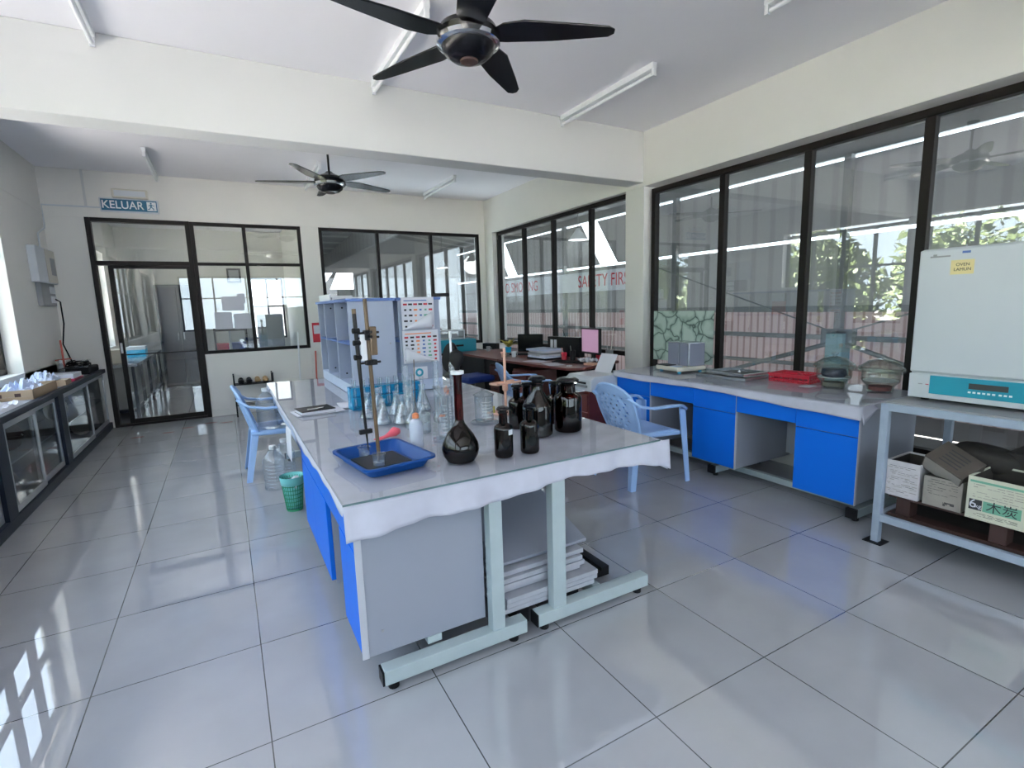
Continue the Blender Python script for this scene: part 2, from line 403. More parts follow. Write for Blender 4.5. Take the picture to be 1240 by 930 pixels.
def tree(x, y, h, R, m='leaf', lab='broad leafy green tree standing outside the left windows'):
    t = thing('leafy_tree', lab, 'tree', (x, y, -.5), random.uniform(0, 6), 'trees outside the left windows')
    MB().tube([(0, 0, 0), (.1, 0, h*.4), (0, .1, h*.8)], [.16, .12, .05], 8).build('trunk', 'bark', t)
    leafmesh(5200, R, .16, m).build('crown', m, t, loc=(0, 0, h))
    return t
t0 = tree(-8.2, 6.2, 1.9, (1.55, 1.55, 1.95))
for x, y, s_ in ((-8.3, 9.9, 1.0), (-8.2, 2.5, 1.0), (-8.4, -1.2, 1.0), (-8.3, 13.6, 1.0), (-8.3, 17.3, 1.05), (-8.3, -4.9, 1.0)):
    c = copy_tree(t0); c.location = (x, y, -.5); c.scale = (s_,)*3; c.rotation_euler[2] = random.uniform(0, 6)

# ---- factory hall on the right
HX = 13.0
hall = sempty('wall_hall')
def hallz(z15): return H + (z15-H)*HX/15
b = MB().box((4.43, -12, -1.3), (HX+.4, 34, -1.2)); struct(b.build('floor_hall', 'hall_floor'))
zz = [-1.2, hallz(-.55), hallz(.28), hallz(1.0)]
b = MB().box((HX, -12, -1.2), (HX+.1, 34, zz[1]-.05)).box((HX, -12, zz[1]+.05), (HX+.1, 34, zz[2]-.06)).box((HX, -12, zz[2]+.06), (HX+.1, 34, zz[3]))
b.build('pink_cladding', 'pink_sheet', hall)
b = MB().box((HX-.05, -12, zz[1]-.05), (HX+.1, 34, zz[1]+.05)).box((HX-.05, -12, zz[2]-.06), (HX+.1, 34, zz[2]+.06)).box((HX-.05, -12, zz[3]), (HX+.1, 34, zz[3]+.15)); b.build('girt', 'hall_steel', hall)
g0, g1, g2, g3 = hallz(3.03), hallz(3.12), hallz(5.04), hallz(5.13)
b = MB().box((HX, -12, zz[3]+.15), (HX+.1, 34, g0))
# strip between the two gaps with slanted skylight holes
holes = ((14.6, 16.2, .9), (21.5, 23.0, .9))
ys = [-12]
for a0, a1, sl in holes:
    pass
def quad(y0b, y1b, y0t, y1t): b.add([(HX, y0b, g1), (HX, y1b, g1), (HX, y1t, g2), (HX, y0t, g2)], [(0, 1, 2, 3)])
quad(-12, 15.1, -12, 16.3); quad(16.1, 22.6, 17.3, 23.8); quad(23.5, 34, 24.7, 34)
b.build('grey_cladding', 'grey_sheet', hall)
b = MB().box((HX-.02, -12, g3), (HX+.12, 34, g3+.3))
b.build('eaves_beam', 'hall_steel', hall)
for y in (-6, -1, 7.0, 12.2, 18.4, 25): MB().box((HX-.16, y-.08, -1.2), (HX, y+.08, g3)).build('hall_column', 'hall_steel', hall)
b = MB()
b.add([(4.43, -12, 6.2), (HX+.3, -12, g3+.25), (HX+.3, 34, g3+.25), (4.43, 34, 6.2)], [(0, 1, 2, 3)])
struct(b.build('ceiling_hall', 'roof_sheet', solid=.05))
# far end of hall with a row of openings
b = MB().box((1.45, 30, -1.2), (HX, 30.1, 2.6)).box((1.45, 30, 3.5), (HX, 30.1, 6.5)).box((6.6, 30, 2.6), (HX, 30.1, 3.5)).box((1.45, 30, 2.6), (4.0, 30.1, 3.5))
b.add([(4.8, 30, 2.6), (5.3, 30, 2.6), (5.7, 30, 3.5), (5.5, 30, 3.5)], [(0, 1, 2, 3)])
b.box((4.33, -12, 3.45), (4.43, 30, 6.3)).box((4.33, -12, -1.2), (4.43, -3.6, 3.45)).box((1.40, 13.6, -.6), (1.45, 30, 4.6)); struct(b.build('wall_hall_end_and_sky_block', 'grey_sheet'))  # unseen side walls added to keep sky light out of the hall
struct(MB().box((1.45, 13.2, -.6), (4.43, 34, -.5)).build('floor_yard', 'hall_floor'))
b = MB().add([(1.45, 8.62, 4.6), (4.43, 8.62, 4.6), (4.43, 34, 3.6), (1.45, 34, 3.6)], [(0, 1, 2, 3)])
struct(b.build('ceiling_yard', 'roof_sheet', solid=.05))
# X-braced column
bc = thing('braced_column', 'grey green steel column with crossed bracing rods beyond the right windows', 'column', (8, 4.33, -1.2))
MB().box((-.12, -.12, 0), (.12, .12, 2.10)).build('post', 'hall_col', bc, bevel=.01)
for dy in (-1, 1):
    MB().tube([(0, dy*.1, 1.95), (0, dy*4.2, .6)], .035, 8).build('brace', 'brace', bc)
    MB().tube([(0, dy*.1, 2.12), (0, dy*4.2, 3.5)], .012, 8).build('tie_rod', 'hall_steel', bc)
MB().box((-.02, -.25, 1.88), (.02, .25, 2.16)).build('gusset_plate', 'brace', bc)
bn = thing('safety_banner', 'long white banner lettered in red hanging in the factory hall', 'banner', (11.9, 15.6, 0))
MB().box((0, -3.4, 1.86), (.02, 8.0, 2.58)).build('cloth', 'white_metal', bn)
for yy in (-3.2, 2.2, 7.8): MB().cyl((.01, yy, 2.58), (.01, yy, 4.97), .012, n=6).build('hanging_wire', 'hall_steel', bn)
text('SAFETY FIRST', .62, 'lettering', 'sticker_red', bn, facing((-.01, -1.1, 2.22), (-1, 0, 0)), sx=.85)
text('NO SMOKING', .62, 'lettering', 'sticker_red', bn, facing((-.01, 5.0, 2.22), (-1, 0, 0)), sx=.85)
for hx, hy, gl in ((8.6, 11.6, 'far'), (8.6, -1.5, 'near'), (8.6, 21.5, 'farthest')):  # only the far lamp is real; near and farthest are added to light the hall
    l = thing('high_bay_lamp', {'far': 'white bell shaped factory lamp seen through the far right window', 'near': 'added bell shaped factory lamp out of view beyond the right windows', 'farthest': 'added bell shaped factory lamp lighting the far end of the hall', 'front': 'bell shaped factory lamp hanging beyond the pane beside the viewer'}[gl], 'lamp', (hx, hy, 3.15))
    MB().lathe([(.05, .30), (.09, .22), (.24, .02), (.27, 0)], cap=False).build('shade', 'white_plastic', l, solid=.01)
    MB().cyl((0, 0, .3), (0, 0, 2.4), .012).build('rod', 'hall_steel', l)
    MB().sphere((0, 0, .10), .07).build('bulb', 'white_plastic', l)
    o = lamp('bay_light', 'POINT', (hx, hy, 3.0), (0, 0, 0), 0, 0, 26, (.95, 1, .98)); o.data.shadow_soft_size = .35; o.location = (0, 0, -.12); o.parent = l

# ---- neighbouring lab beyond the back wall
NX = 1.40
struct(MB().box((-2.04, 8.62, -.12), (NX+.05, 13.6, 0)).build('floor_neighbour', 'tiles'))
struct(MB().box((-2.04, 8.62, ZC), (NX+.05, 13.6, ZC+.1)).build('ceiling_neighbour', 'ceil'))
b = MB().box((-2.04, 13.4, 0), (.60, 13.6, ZC)).box((1.30, 13.4, 0), (NX+.05, 13.6, ZC)).box((.60, 13.4, 0), (1.30, 13.6, .85)).box((.60, 13.4, 2.25), (1.30, 13.6, ZC))
struct(b.build('wall_neighbour_back', 'wall'))
window('window_10', 'y', 13.5, .60, 1.30, .85, 2.25, (.95,), (1.6,), fw=.04, gm='pane_left')
b = MB().box((-2.04, 8.62, 0), (XL, 13.4, .93)).box((-2.04, 8.62, 2.6), (XL, 13.4, ZC)).box((-2.04, 8.62, .93), (XL, 9.4, 2.6)).box((-2.04, 11.9, .93), (XL, 13.4, 2.6))
struct(b.build('wall_neighbour_left', 'wall'))
window('window_11', 'x', -1.94, 9.4, 11.9, .93, 2.6, (10.2, 11.05), (2.0,), fw=.05, gm='pane_left')
b = MB().box((NX-.05, 8.62, 0), (NX+.05, 13.4, ZC)); struct(b.build('wall_neighbour_right', 'wall'))
t = thing('wardrobe', 'tall dark green cupboard standing at the back of the neighbouring lab', 'cupboard', (-.80, 13.05, 0))
MB().box((-.38, -.3, 0), (.38, .33, 2.08)).build('body', 'dark_room', t, bevel=.01)
for sx_ in (-1, 1): dr = MB().box((min(0, sx_*.36)+.005, -.325, .05), (max(0, sx_*.36)-.005, -.3, 2.03)).build('door', 'navy_frame', t, bevel=.004); MB().box((sx_*.05-.01, -.345, .95), (sx_*.05+.01, -.325, 1.1)).build('handle', 'chrome', dr)
t = thing('neighbour_counter', 'dark framed lab counter along the left wall of the neighbouring lab', 'counter', (-1.48, 10.8, 0))
MB().box((-.30, -1.7, .74), (.32, 1.7, .78)).build('worktop', 'steel_lid', t)
b = MB()
for y in (-1.68, -.85, 0, .85, 1.64): b.box((.24, y, 0), (.28, y+.04, .74))
b.box((-.3, -1.68, .08), (.28, 1.68, .12)).build('frame', 'navy_frame', t)
MB().box((-.28, -1.6, .12), (.23, 1.6, .73)).build('cabinet_body', 'grey_plastic', t)
t = thing('box', 'bright cyan box on the counter of the neighbouring lab', 'box', (-1.34, 10.75, .78)); MB().box((-.13, -.13, 0), (.13, .13, .17)).build('body', 'cyan', t, bevel=.006); MB().box((-.13, -.135, .12), (.13, .135, .175)).build('lid', 'white_plastic', t, bevel=.004)
t = thing('carton', 'pale cream carton on the neighbouring counter just behind the glass door', 'box', (-1.50, 9.6, .78)); MB().box((-.14, -.18, 0), (.14, .18, .20)).build('body', 'cream', t, bevel=.006); MB().box((-.145, -.02, .05), (.145, .02, .203)).build('tape', 'cardboard', t)
for k, (x, cab) in enumerate(((.30, 'left'), (.86, 'right'))):
    t = thing('drying_oven', 'grey oven cabinet standing in the neighbouring lab, %s of the pair' % cab, 'oven', (x, 12.2, 0))
    MB().box((-.24, -.25, .72), (.24, .25, 1.42)).build('body', 'laminate', t, bevel=.02); MB().box((-.2, -.265, .9), (.2, -.25, 1.36)).build('door', 'grey_plastic', t, bevel=.01)
    b = MB()
    for sx_ in (-.2, .2):
        for sy__ in (-.2, .2): b.box((sx_-.02, sy__-.02, 0), (sx_+.02, sy__+.02, .72))
    b.build('stand', 'black', t)
t = thing('storage_rack', 'dark rack with red and blue boxes behind the paper covered window', 'rack', (-.1+.12, 10.6, 0))
b = MB()
for x in (-.2, .3):
    for y in (-.15, .15): b.box((x, y, 0), (x+.03, y+.03, 1.2))
for z in (.3, .75, 1.15): b.box((-.2, -.15, z), (.33, .18, z+.03))
b.build('frame', 'black', t)
for x, y, z, m, lab in ((-.12, 10.6, .78, 'red', 'red'), (.15, 10.6, .78, 'seat_blue', 'dark blue')):
    tg = thing('crate', '%s crate on the rack behind the paper covered window' % lab, 'crate', (x+.05, y, z)); MB().box((-.11, -.12, 0), (.11, .12, .15)).build('body', m, tg, bevel=.01); MB().box((-.115, -.125, .13), (.115, .125, .155)).build('rim', m, tg)
t = thing('picture_frame', 'small dark framed picture on the far wall of the neighbouring lab', 'picture', (.30, 13.39, 2.3)); MB().box((-.14, -.03, -.16), (.14, 0, .16)).build('frame', 'black', t, bevel=.005); MB().box((-.10, -.034, -.12), (.10, -.03, .12)).build('print', 'grey_plastic', t)
# papers taped to the window glass
for k, (x, z, w_, h_, lab) in enumerate(((.0, 1.36, .22, .24, 'white sheet taped low on the left pane beside the door'), (.14, 1.60, .28, .20, 'topmost white sheet taped on the pane right of the door'), (.245, 1.345, .23, .22, 'lined white sheet taped next to the window bar'), (.25, 1.67, .10, .14, 'small pale sheet taped behind the topmost sheet'))):
    o = MB().box((-w_/2, 0, -h_/2), (w_/2, .0015, h_/2)).build('notice_sheet', 'paper', loc=(x, 8.4535-.001*k, z)); tag(o, lab, 'paper', 'papers taped to the glass')

# ================================================================== CEILING THINGS
def fan(loc, ang, lab):
    t = thing('ceiling_fan', lab, 'fan', loc)
    z = 0
    MB().lathe([(.001, .095), (.03, .09), (.05, .07), (.15, .025), (.165, -.005), (.155, -.03)], n=32).build('motor_housing', 'black_gloss', t)
    MB().lathe([(.155, -.028), (.170, -.036), (.170, -.058), (.146, -.068)], n=32).build('chrome_ring', 'chrome', t)
    MB().lathe([(.146, -.066), (.132, -.098), (.095, -.126), (.05, -.136)], n=32).build('lower_dome', 'black_gloss', t)
    MB().lathe([(.05, -.135), (.046, -.143), (.001, -.145)], n=24).build('end_cap', 'dark_wood', t)
    MB().cyl((0, 0, .08), (0, 0, ZC-loc[2]-.05), .012).build('down_rod', 'black', t)
    MB().lathe([(.018, -.10), (.045, -.03), (.055, 0)], (0, 0, ZC-loc[2]), 20).build('canopy', 'black', t)
    for k in range(5):
        a = ang+k*2*math.pi/5
        m = Matrix.Rotation(a, 4, 'Z') @ Matrix.Rotation(math.radians(-6), 4, 'X')
        out = [(.12, -.045), (.19, -.100), (.30, -.118), (.60, -.070), (.745, -.042), (.780, -.015), (.780, .015), (.75, .040), (.45, .058), (.20, .052), (.12, .040)]
        MB().prism(out, -.024, -.014, m).build('blade', 'black_gloss', t, bevel=.003)
    return t
fan((1.29, 2.70, 2.90), math.radians(-30), 'large black five blade ceiling fan nearest the viewer')
fan((1.19, 6.22, 2.90), math.radians(17), 'black five blade ceiling fan in the far bay above the shelf unit')
def batten(x, y, lab, ln=1.26):
    t = thing('fluorescent_light', lab, 'ceiling light', (x, y, ZC))
    MB().box((-.022, -ln/2, -.045), (.022, ln/2, 0)).build('batten', 'white_plastic', t, bevel=.004)
    MB().cyl((0, -ln/2+.03, -.078), (0, ln/2-.03, -.078), .015, n=14).build('tube', 'white_paint', t)
    for s_ in (-1, 1): MB().box((-.016, s_*(ln/2-.012)-.012, -.098), (.016, s_*(ln/2-.012)+.012, -.04)).build('end_holder', 'white_plastic', t, bevel=.003)
batten(3.10, 3.80, 'white fluorescent batten on the ceiling at right, just before the cross beam')
batten(1.25, 3.80, 'white fluorescent batten half hidden by the near ceiling fan')
batten(-.56, 3.80, 'white fluorescent batten at the upper left corner of the photo')
batten(3.12, 1.62, 'white fluorescent batten cut by the top edge at right')
batten(-.58, 7.72, 'white fluorescent batten in the far bay above the exit sign side')
batten(3.02, 7.55, 'white fluorescent batten in the far bay near the back right corner')
batten(1.22, 7.55, 'white fluorescent batten behind the far ceiling fan')

# exit sign
t = thing('exit_sign', 'blue KELUAR exit sign with running figure above the glass door', 'sign', (-.91, YB, 2.87))
MB().box((-.31, -.045, -.085), (.31, 0, .085)).build('case', 'white_metal', t, bevel=.005)
MB().box((-.295, -.049, -.070), (.295, -.045, .070)).build('face', 'sign_blue', t)
text('KELUAR', .135, 'lettering', 'white_paint', t, facing((-.070, -.051, -.002), (0, -1, 0)), sx=.90, outline=.0015)
MB().box((.185, -.052, -.055), (.285, -.049, .055)).build('pictogram_panel', 'white_paint', t)
b = MB(); mx_ = facing((.235, -.0535, 0), (0, -1, 0))
b.prism([(-.004+.010*math.cos(k*.785), .038+.010*math.sin(k*.785)) for k in range(8)], 0, .001, mx_)
for p in ([(-.012, .026), (.006, .026), (.004, -.004), (-.014, -.004)], [(.004, .022), (.030, .010), (.028, .003), (.002, .012)], [(-.010, .024), (-.034, .008), (-.030, .002), (-.010, .014)], [(-.002, -.002), (.022, -.024), (.014, -.030), (-.012, -.008)], [(.022, -.024), (.024, -.046), (.016, -.046), (.014, -.028)], [(-.012, -.002), (-.026, -.030), (-.044, -.034), (-.042, -.041), (-.020, -.038), (-.004, -.008)]):
    b.prism(p, 0, .001, mx_)
b.build('running_figure', 'sign_blue', t)
t = thing('emergency_light', 'small beige emergency light box mounted just above the exit sign', 'emergency light', (-.89, YB, 3.015))
MB().box((-.19, -.06, -.055), (.19, 0, .055)).build('case', 'cream', t, bevel=.008)
MB().box((-.165, -.064, -.035), (.165, -.06, .035)).build('lens', 'white_metal', t, bevel=.002)
# conduit and electrical box
o = MB().tube([(-1.20, YB-.008, 2.835), (-1.79, YB-.008, 2.835), (-1.79, YB-.012, 2.60), (-1.785, 8.36, 2.55), (-1.785, 8.05, 2.45), (-1.785, 8.05, 2.28)], .009, 8).build('cable_conduit', 'white_metal'); tag(o, 'thin pale conduit running from the exit sign down the corner', 'conduit')
o = MB().box((-1.375, YB-.01, 2.835), (-1.35, YB, 3.28)).build('cable_trunking', 'beam'); tag(o, 'narrow white trunking strip rising to the ceiling left of the exit sign', 'trunking')
t = thing('distribution_box', 'pale grey electrical distribution box on the left pier', 'electrical box', (XL, 7.93, 2.07))
MB().box((0, -.36, -.20), (.075, .36, .20)).build('case', 'white_metal', t, bevel=.008)
MB().box((.075, -.02, -.19), (.083, .34, .19)).build('cover', 'cream', t, bevel=.003)
MB().box((.083, .12, -.10), (.086, .30, .10)).build('inspection_window', 'grey_plastic', t)
t = thing('switch_panel', 'smaller grey switch panel directly below the distribution box', 'switch panel', (XL, 7.93, 1.735))
MB().box((0, -.25, -.125), (.05, .28, .135)).build('case', 'grey_plastic', t, bevel=.004)
for z in (.06, -.05): MB().box((.05, .06, z-.04), (.062, .24, z+.04)).build('socket', 'white_plastic', t, bevel=.004)
o = MB().tube([(-1.735, 8.10, 1.69), (-1.70, 8.13, 1.66), (-1.71, 8.18, 1.4), (-1.74, 8.14, 1.15), (-1.70, 8.20, .95), (-1.66, 8.12, .83)], .008, 8).build('power_cable', 'rubber'); tag(o, 'black cable hanging from the switch panel down to the left counter', 'cable')
t = thing('fire_extinguisher', 'red fire extinguisher on the pillar behind the shelf unit', 'fire extinguisher', (1.22, YB-.10, .95)) if 0 else None
t = thing('fire_poster', 'red and white notice on the pillar behind the shelf unit', 'notice', (1.235, YB, 1.13)); MB().box((-.06, -.004, -.15), (.06, 0, .15)).build('sheet', 'sticker_red', t); MB().box((-.04, -.006, -.02), (.045, -.004, .11)).build('panel', 'paper', t)

# ================================================================== ISLAND BENCH
TX0, TX1, TY0, TY1, TZ = .31, 1.80, 1.80, 5.45, .79
T = thing('island_bench', 'long white topped island bench with blue cabinet fronts in the middle of the room', 'lab bench', (0, 0, 0))
MB().box((TX0+.01, TY0+.01, .735), (TX1-.01, TY1, .775)).build('desktop', 'laminate_edge', T, bevel=.003)
def leg_frame(y, name='leg_frame'):
    b = MB().box((.87, y, .07), (.93, y+.05, .735)).box((.40, y-.005, .03), (1.035, y+.055, .09)); o = b.build('leg', 'bench_steel', T, bevel=.003)
    MB().box((.392, y-.004, .032), (.40, y+.054, .088)).build('end_cap', 'black', o)
    for x in (.44, .98): MB().lathe([(.022, 0), (.022, .02), (.012, .032)], (x, y+.025, 0), 12).build('levelling_foot', 'rubber', o)
    b = MB().box((1.18, y, .07), (1.25, y+.05, .735)).box((1.095, y-.005, .03), (1.75, y+.055, .09)); o = b.build('leg', 'bench_steel', T, bevel=.003)
    MB().box((1.087, y-.004, .032), (1.095, y+.054, .088)).build('end_cap', 'black', o)
    for x in (1.14, 1.70): MB().lathe([(.022, 0), (.022, .02), (.012, .032)], (x, y+.025, 0), 12).build('levelling_foot', 'rubber', o)
for y in (1.80, 3.55, 5.35): leg_frame(y)
MB().box((.60, 1.86, .095), (.66, 5.3, .125)).box((1.45, 1.86, .03), (1.49, 3.5, .09)).build('stretcher', 'bench_steel', T)
def cabinet(y0, y1, x0=.36, x1=.865, door=True, z0=.125, lab=None):
    c = MB().box((x0, y0, z0), (x1, y1, .735)).build('cabinet_body', 'laminate', T, bevel=.002)
    if door:
        MB().box((x0-.022, y0+.001, z0+.02), (x0-.001, y1-.001, .555)).build('door', 'blue', c, bevel=.0015)
        MB().box((x0-.022, y0+.001, .562), (x0-.001, y1-.001, .70)).build('drawer', 'blue', c, bevel=.0015)
    return c
c = cabinet(1.862, 2.17); MB().box((.3365, 1.858, .125), (.3605, 1.8615, .735)).box((.36, 1.858, .125), (.363, 1.8615, .73)).build('edge_strip', 'laminate_edge', c)
b = MB()
for z in (.22,): b.lathe([(.006, 0), (.006, .002)], (0, 0, 0), 8, Matrix.Translation((.42, 1.861, z)) @ Matrix.Rotation(P2, 4, 'X'))
b.build('screw_cap', 'grey_plastic', c)
MB().box((.338, 2.17, .562), (.359, 2.50, .70)).build('drawer', 'blue', T, bevel=.0015)
c = cabinet(2.50, 2.93); c = cabinet(2.93, 3.36)
MB().box((.338, 3.36, .60), (.359, 5.40, .735)).build('apron', 'plinth', T)
MB().box((.40, 2.175, .13), (.84, 2.495, .15)).build('lower_shelf', 'laminate', T)
# glass top sheets
GB = MB().box((TX0-.012, TY0-.012, .7795), (TX1+.012, 3.66, .787)); tag(GB.build('glass_sheet', 'sheet_glass', bevel=.001), 'clear glass sheet covering the near half of the island bench', 'glass sheet')
MB().box((TX0-.0135, TY0-.0135, .7795), (TX1+.012, TY0-.0122, .787)).build('polished_edge', 'hall_col', COL.objects[-1] if 0 else bpy.data.objects['glass_sheet'])
GB = MB().box((TX0-.012, 3.67, .7795), (TX1+.012, TY1, .787)); tag(GB.build('glass_sheet', 'sheet_glass', bevel=.001), 'clear glass sheet covering the far half of the island bench', 'glass sheet')
# tablecloth
b = MB().box((TX0-.004, TY0-.004, .7752), (TX1+.03, TY1, .7792))
def zb(x):
    pts = ((.30, .645), (.45, .655), (.62, .668), (.90, .665), (1.1, .69), (1.3, .70), (1.5, .692), (1.68, .685), (1.80, .66), (1.93, .605))
    for (a, za), (c_, zc_) in zip(pts, pts[1:]):
        if x <= c_: return za+(zc_-za)*(x-a)/(c_-a)
    return pts[-1][1]
def ff(u, v):
    x = .298+u*(1.875-.298); z = .779-v*(.779-zb(x)); return (x, TY0-.010-.012*v-.012*v*math.sin(x*19)-.006*v*math.sin(x*47+1)-.03*v*max(0, x-1.7), z)
b.grid(ff, 70, 8)
def fr(u, v):   # right side overhang and drooping corner
    y = TY0-.01+u*3.4; dz = (.155 if u < .04 else .10)*(1-.25*math.sin(u*14)**2)
    return (TX1+.03+.045*v*(1 if u < .1 else .4)+.008*v*math.sin(y*17), y-.0*v, .779-v*dz)
b.grid(fr, 60, 5)
def fl(u, v):
    y = TY0-.01+u*(TY1-TY0); return (TX0-.006-.010*v, y, .779-v*(.030+.012*math.sin(y*5)+.006*math.sin(y*21)))
b.grid(fl, 70, 3)
tag(b.build('tablecloth', 'cloth', solid=.0015), 'white plastic tablecloth hanging over the front edge of the island bench', 'tablecloth')
o = MB().grid(lambda u, v: (.288-.012*v, 3.30+.30*u+.02*math.sin(5*v), .75-.19*v-.02*u), 4, 4).build('hanging_sheet', 'paper', solid=.002); tag(o, 'white paper sheet hanging off the left edge of the island bench', 'paper')

# boards stacked under the bench
MB().box((1.02, 1.86, .03), (1.08, 3.5, .0995)).box((1.30, 1.86, .03), (1.36, 3.5, .0995)).build('support_rail', 'black', T)
BZ = .100
for k in range(7):
    dx = random.uniform(-.015, .015); dy = random.uniform(-.02, .02)
    o = MB().box((.955+dx, 1.89+dy-.02*(k < 3), .0+k*.0262+BZ), (1.41+dx+(.05 if k < 3 else 0), 3.1+dy, BZ+k*.0262+.022)).build('board', 'board_grey', bevel=.002)
    tag(o, ['lowest grey board of the stack under the island bench', 'second lowest grey board of the stack under the bench', 'third grey board from the bottom of the stack under the bench', 'middle grey board of the flat stack under the bench', 'third grey board from the top of the stack under the bench', 'second grey board from the top of the flat stack under the bench', 'topmost flat grey board of the stack under the bench'][k], 'board', 'boards stacked under the bench')
mt = Matrix.Translation((.97, 1.93, .292)) @ Matrix.Rotation(math.radians(17), 4, 'X')
o = MB().box((0, 0, 0), (.49, 1.05, .018), mtx=mt).build('board', 'laminate', bevel=.002); tag(o, 'grey board leaning up at an angle on the stack under the bench', 'board', 'boards stacked under the bench')
o = MB().box((1.52, 1.98, .0), (1.57, 2.5, .05)).box((1.46, 1.98, .0), (1.52, 2.0, .03)).build('steel_channel', 'black', loc=(.12, .05, 0)); tag(o, 'short black steel channel lying on the floor beside the board stack', 'channel')

# shelf unit on the bench : two back to back units
def shelf(x0, x1, y0, y1, open_side, lab):
    t = thing('shelf_unit', lab, 'shelf unit', (x0, y0, TZ))
    W = x1-x0; L = y1-y0; hgt = .755
    MB().box((0, 0, 0), (W, L, .085)).build('plinth', 'plinth', t, bevel=.002)
    MB().box((-.015, -.012, hgt-.022), (W+.012, L+.02, hgt)).build('top_board', 'shelf_blue', t, bevel=.002)
    for k, y in enumerate((0, .52, 1.04, L-.018)):
        MB().box((0, y, .085), (W, y+.018, hgt-.022)).build('side_panel' if k in (0, 3) else 'divider', 'shelf_grey', t, bevel=.0015)
    for k, (ya, yb) in enumerate(((.018, .52), (.538, 1.04), (1.058, L-.018))):
        MB().box((.005, ya, .40), (W-.01, yb, .416)).build('shelf_board', 'shelf_blue', t)
    for z in (.16, .42, .68):
        for x in (.03, W-.03):
            pass
    b = MB()
    for x in (.04, W-.04): b.lathe([(.007, 0), (.007, .002)], (0, 0, 0), 10, Matrix.Translation((x, .0, .40)) @ Matrix.Rotation(P2, 4, 'X'))
    b.build('cap', 'grey_plastic', t)
    b = MB()
    for y in (.52, 1.04, L-.018):
        for z in (.13, .69): b.lathe([(.008, 0), (.008, .002)], (0, 0, 0), 8, Matrix.Translation((.06, y, z)) @ Matrix.Rotation(P2, 4, 'X'))
    b.build('cam_lock', 'black', t)
    return t
shelf(.825, 1.175, 4.02, 5.42, -1, 'grey open shelf unit with blue top on the island bench, left of the pair')
shelf(1.215, 1.56, 4.02, 5.42, 1, 'grey shelf unit carrying the wall calendars, right of the pair on the bench')
# bottles in the left unit
def wash_bottle(x, y, z, h, lab, m='white_plastic', r=.035, cap='white_plastic'):
    t = thing('plastic_bottle', lab, 'bottle', (x, y, z))
    MB().lathe([(r*.94, 0), (r, .01), (r, h*.62), (r*.4, h*.78), (r*.36, h*.84)], n=18).build('body', m, t)
    MB().lathe([(r*.46, h*.83), (r*.46, h*.97), (r*.3, h)], n=14).build('cap', cap, t)
    return t
Z1 = TZ+.417
wash_bottle(.93, 5.24, Z1, .22, 'white plastic bottle on the upper left shelf of the bench unit')
wash_bottle(.98, 4.82, Z1, .24, 'clear plastic bottle on the middle upper shelf of the bench unit', 'pet', .04)
wash_bottle(.95, 5.24, TZ+.085, .26, 'wide white bottle with black lid on the lower shelf of the bench unit', 'white_plastic', .06, 'black')
t = thing('red_folder', 'red box file standing in the opening beside the calendars', 'box file', (1.33, 4.75, Z1)); MB().box((-.1, -.10, 0), (.12, .10, .19)).build('body', 'sticker_red', t, bevel=.003); MB().box((-.105, -.07, .05), (-.10, .07, .13)).build('spine_label', 'paper', t)
# things on top
t = thing('paper_tray', 'white ribbed tray lying on the left end of the shelf unit top', 'tray', (.94, 5.1, TZ+.755)); MB().box((-.1, -.28, 0), (.22, .28, .012)).box((-.1, -.28, .012), (-.09, .28, .06)).box((-.1, .27, .012), (.22, .28, .06)).build('body', 'white_plastic', t, bevel=.002); MB().box((-.07, -.24, .012), (.2, .25, .03)).build('papers', 'paper', t)
o = MB().box((.86, 4.25, TZ+.756), (1.14, 4.75, TZ+.764)).build('glass_tray', 'steel_lid', bevel=.002); tag(o, 'flat grey sheet resting on top of the shelf unit', 'sheet')
o = MB().box((1.53, 3.97, TZ+.757), (1.66, 4.0, TZ+.785)).build('clamp_bar', 'black', loc=(0, .06, 0)); tag(o, 'short black bar sticking out beyond the top of the calendar shelf', 'bar')

def calendar(z0, z1, x0, x1, lab, rows, title):
    y = 3.996
    t = thing('wall_calendar', lab, 'calendar', (0, y, 0))
    MB().box((x0, -.012, z0), (x1, -.004, z1)).build('pages', 'paper', t)
    # grid of small coloured date pictures
    cols = ['ink', 'sticker_red', 'shelf_blue', 'ink', 'seat_blue', 'green_ink', 'orange']
    n = 0; b = {c: MB() for c in set(cols)}
    nx = 6
    for r in range(rows):
        for c in range(nx):
            xx = x0+.03+(x1-x0-.06)*c/(nx-1); zc = z1-.055-(z1-z0-.08)*r/(rows-1) if rows > 1 else z0
            k = cols[(r*nx+c*3+r) % 7]; w_ = .009+.006*((r+c) % 3 == 0); h_ = .007
            if r == 0: k = 'ink' if c % 2 else 'sticker_red'; w_ = .016
            b[k].box((xx-w_, -.0135, zc-h_), (xx+w_, -.012, zc+h_))
    for k, v in b.items():
        if v.v: v.build('printed_dates', k, t)
    MB().box((x0+.02, -.0135, z1-.03), (x1-.06, -.012, z1-.022)).build('printed_header', 'shelf_blue' if title else 'orange', t)
    # curled corner page
    MB().grid(lambda u, v: (x0+.015+(x1-x0-.04)*(u), -.014-.035*math.sin(math.pi*v)*(.3+.7*u), z0+.005+.13*v*(u if title else 1-u)), 8, 6).build('curled_page', 'paper', t, solid=.001)
    return t
calendar(1.290, 1.545, 1.23, 1.50, 'upper wall calendar page with curled corner on the shelf unit end', 5, True)
calendar(1.02, 1.283, 1.225, 1.525, 'lower wall calendar with rows of dates on the shelf unit end', 7, False)
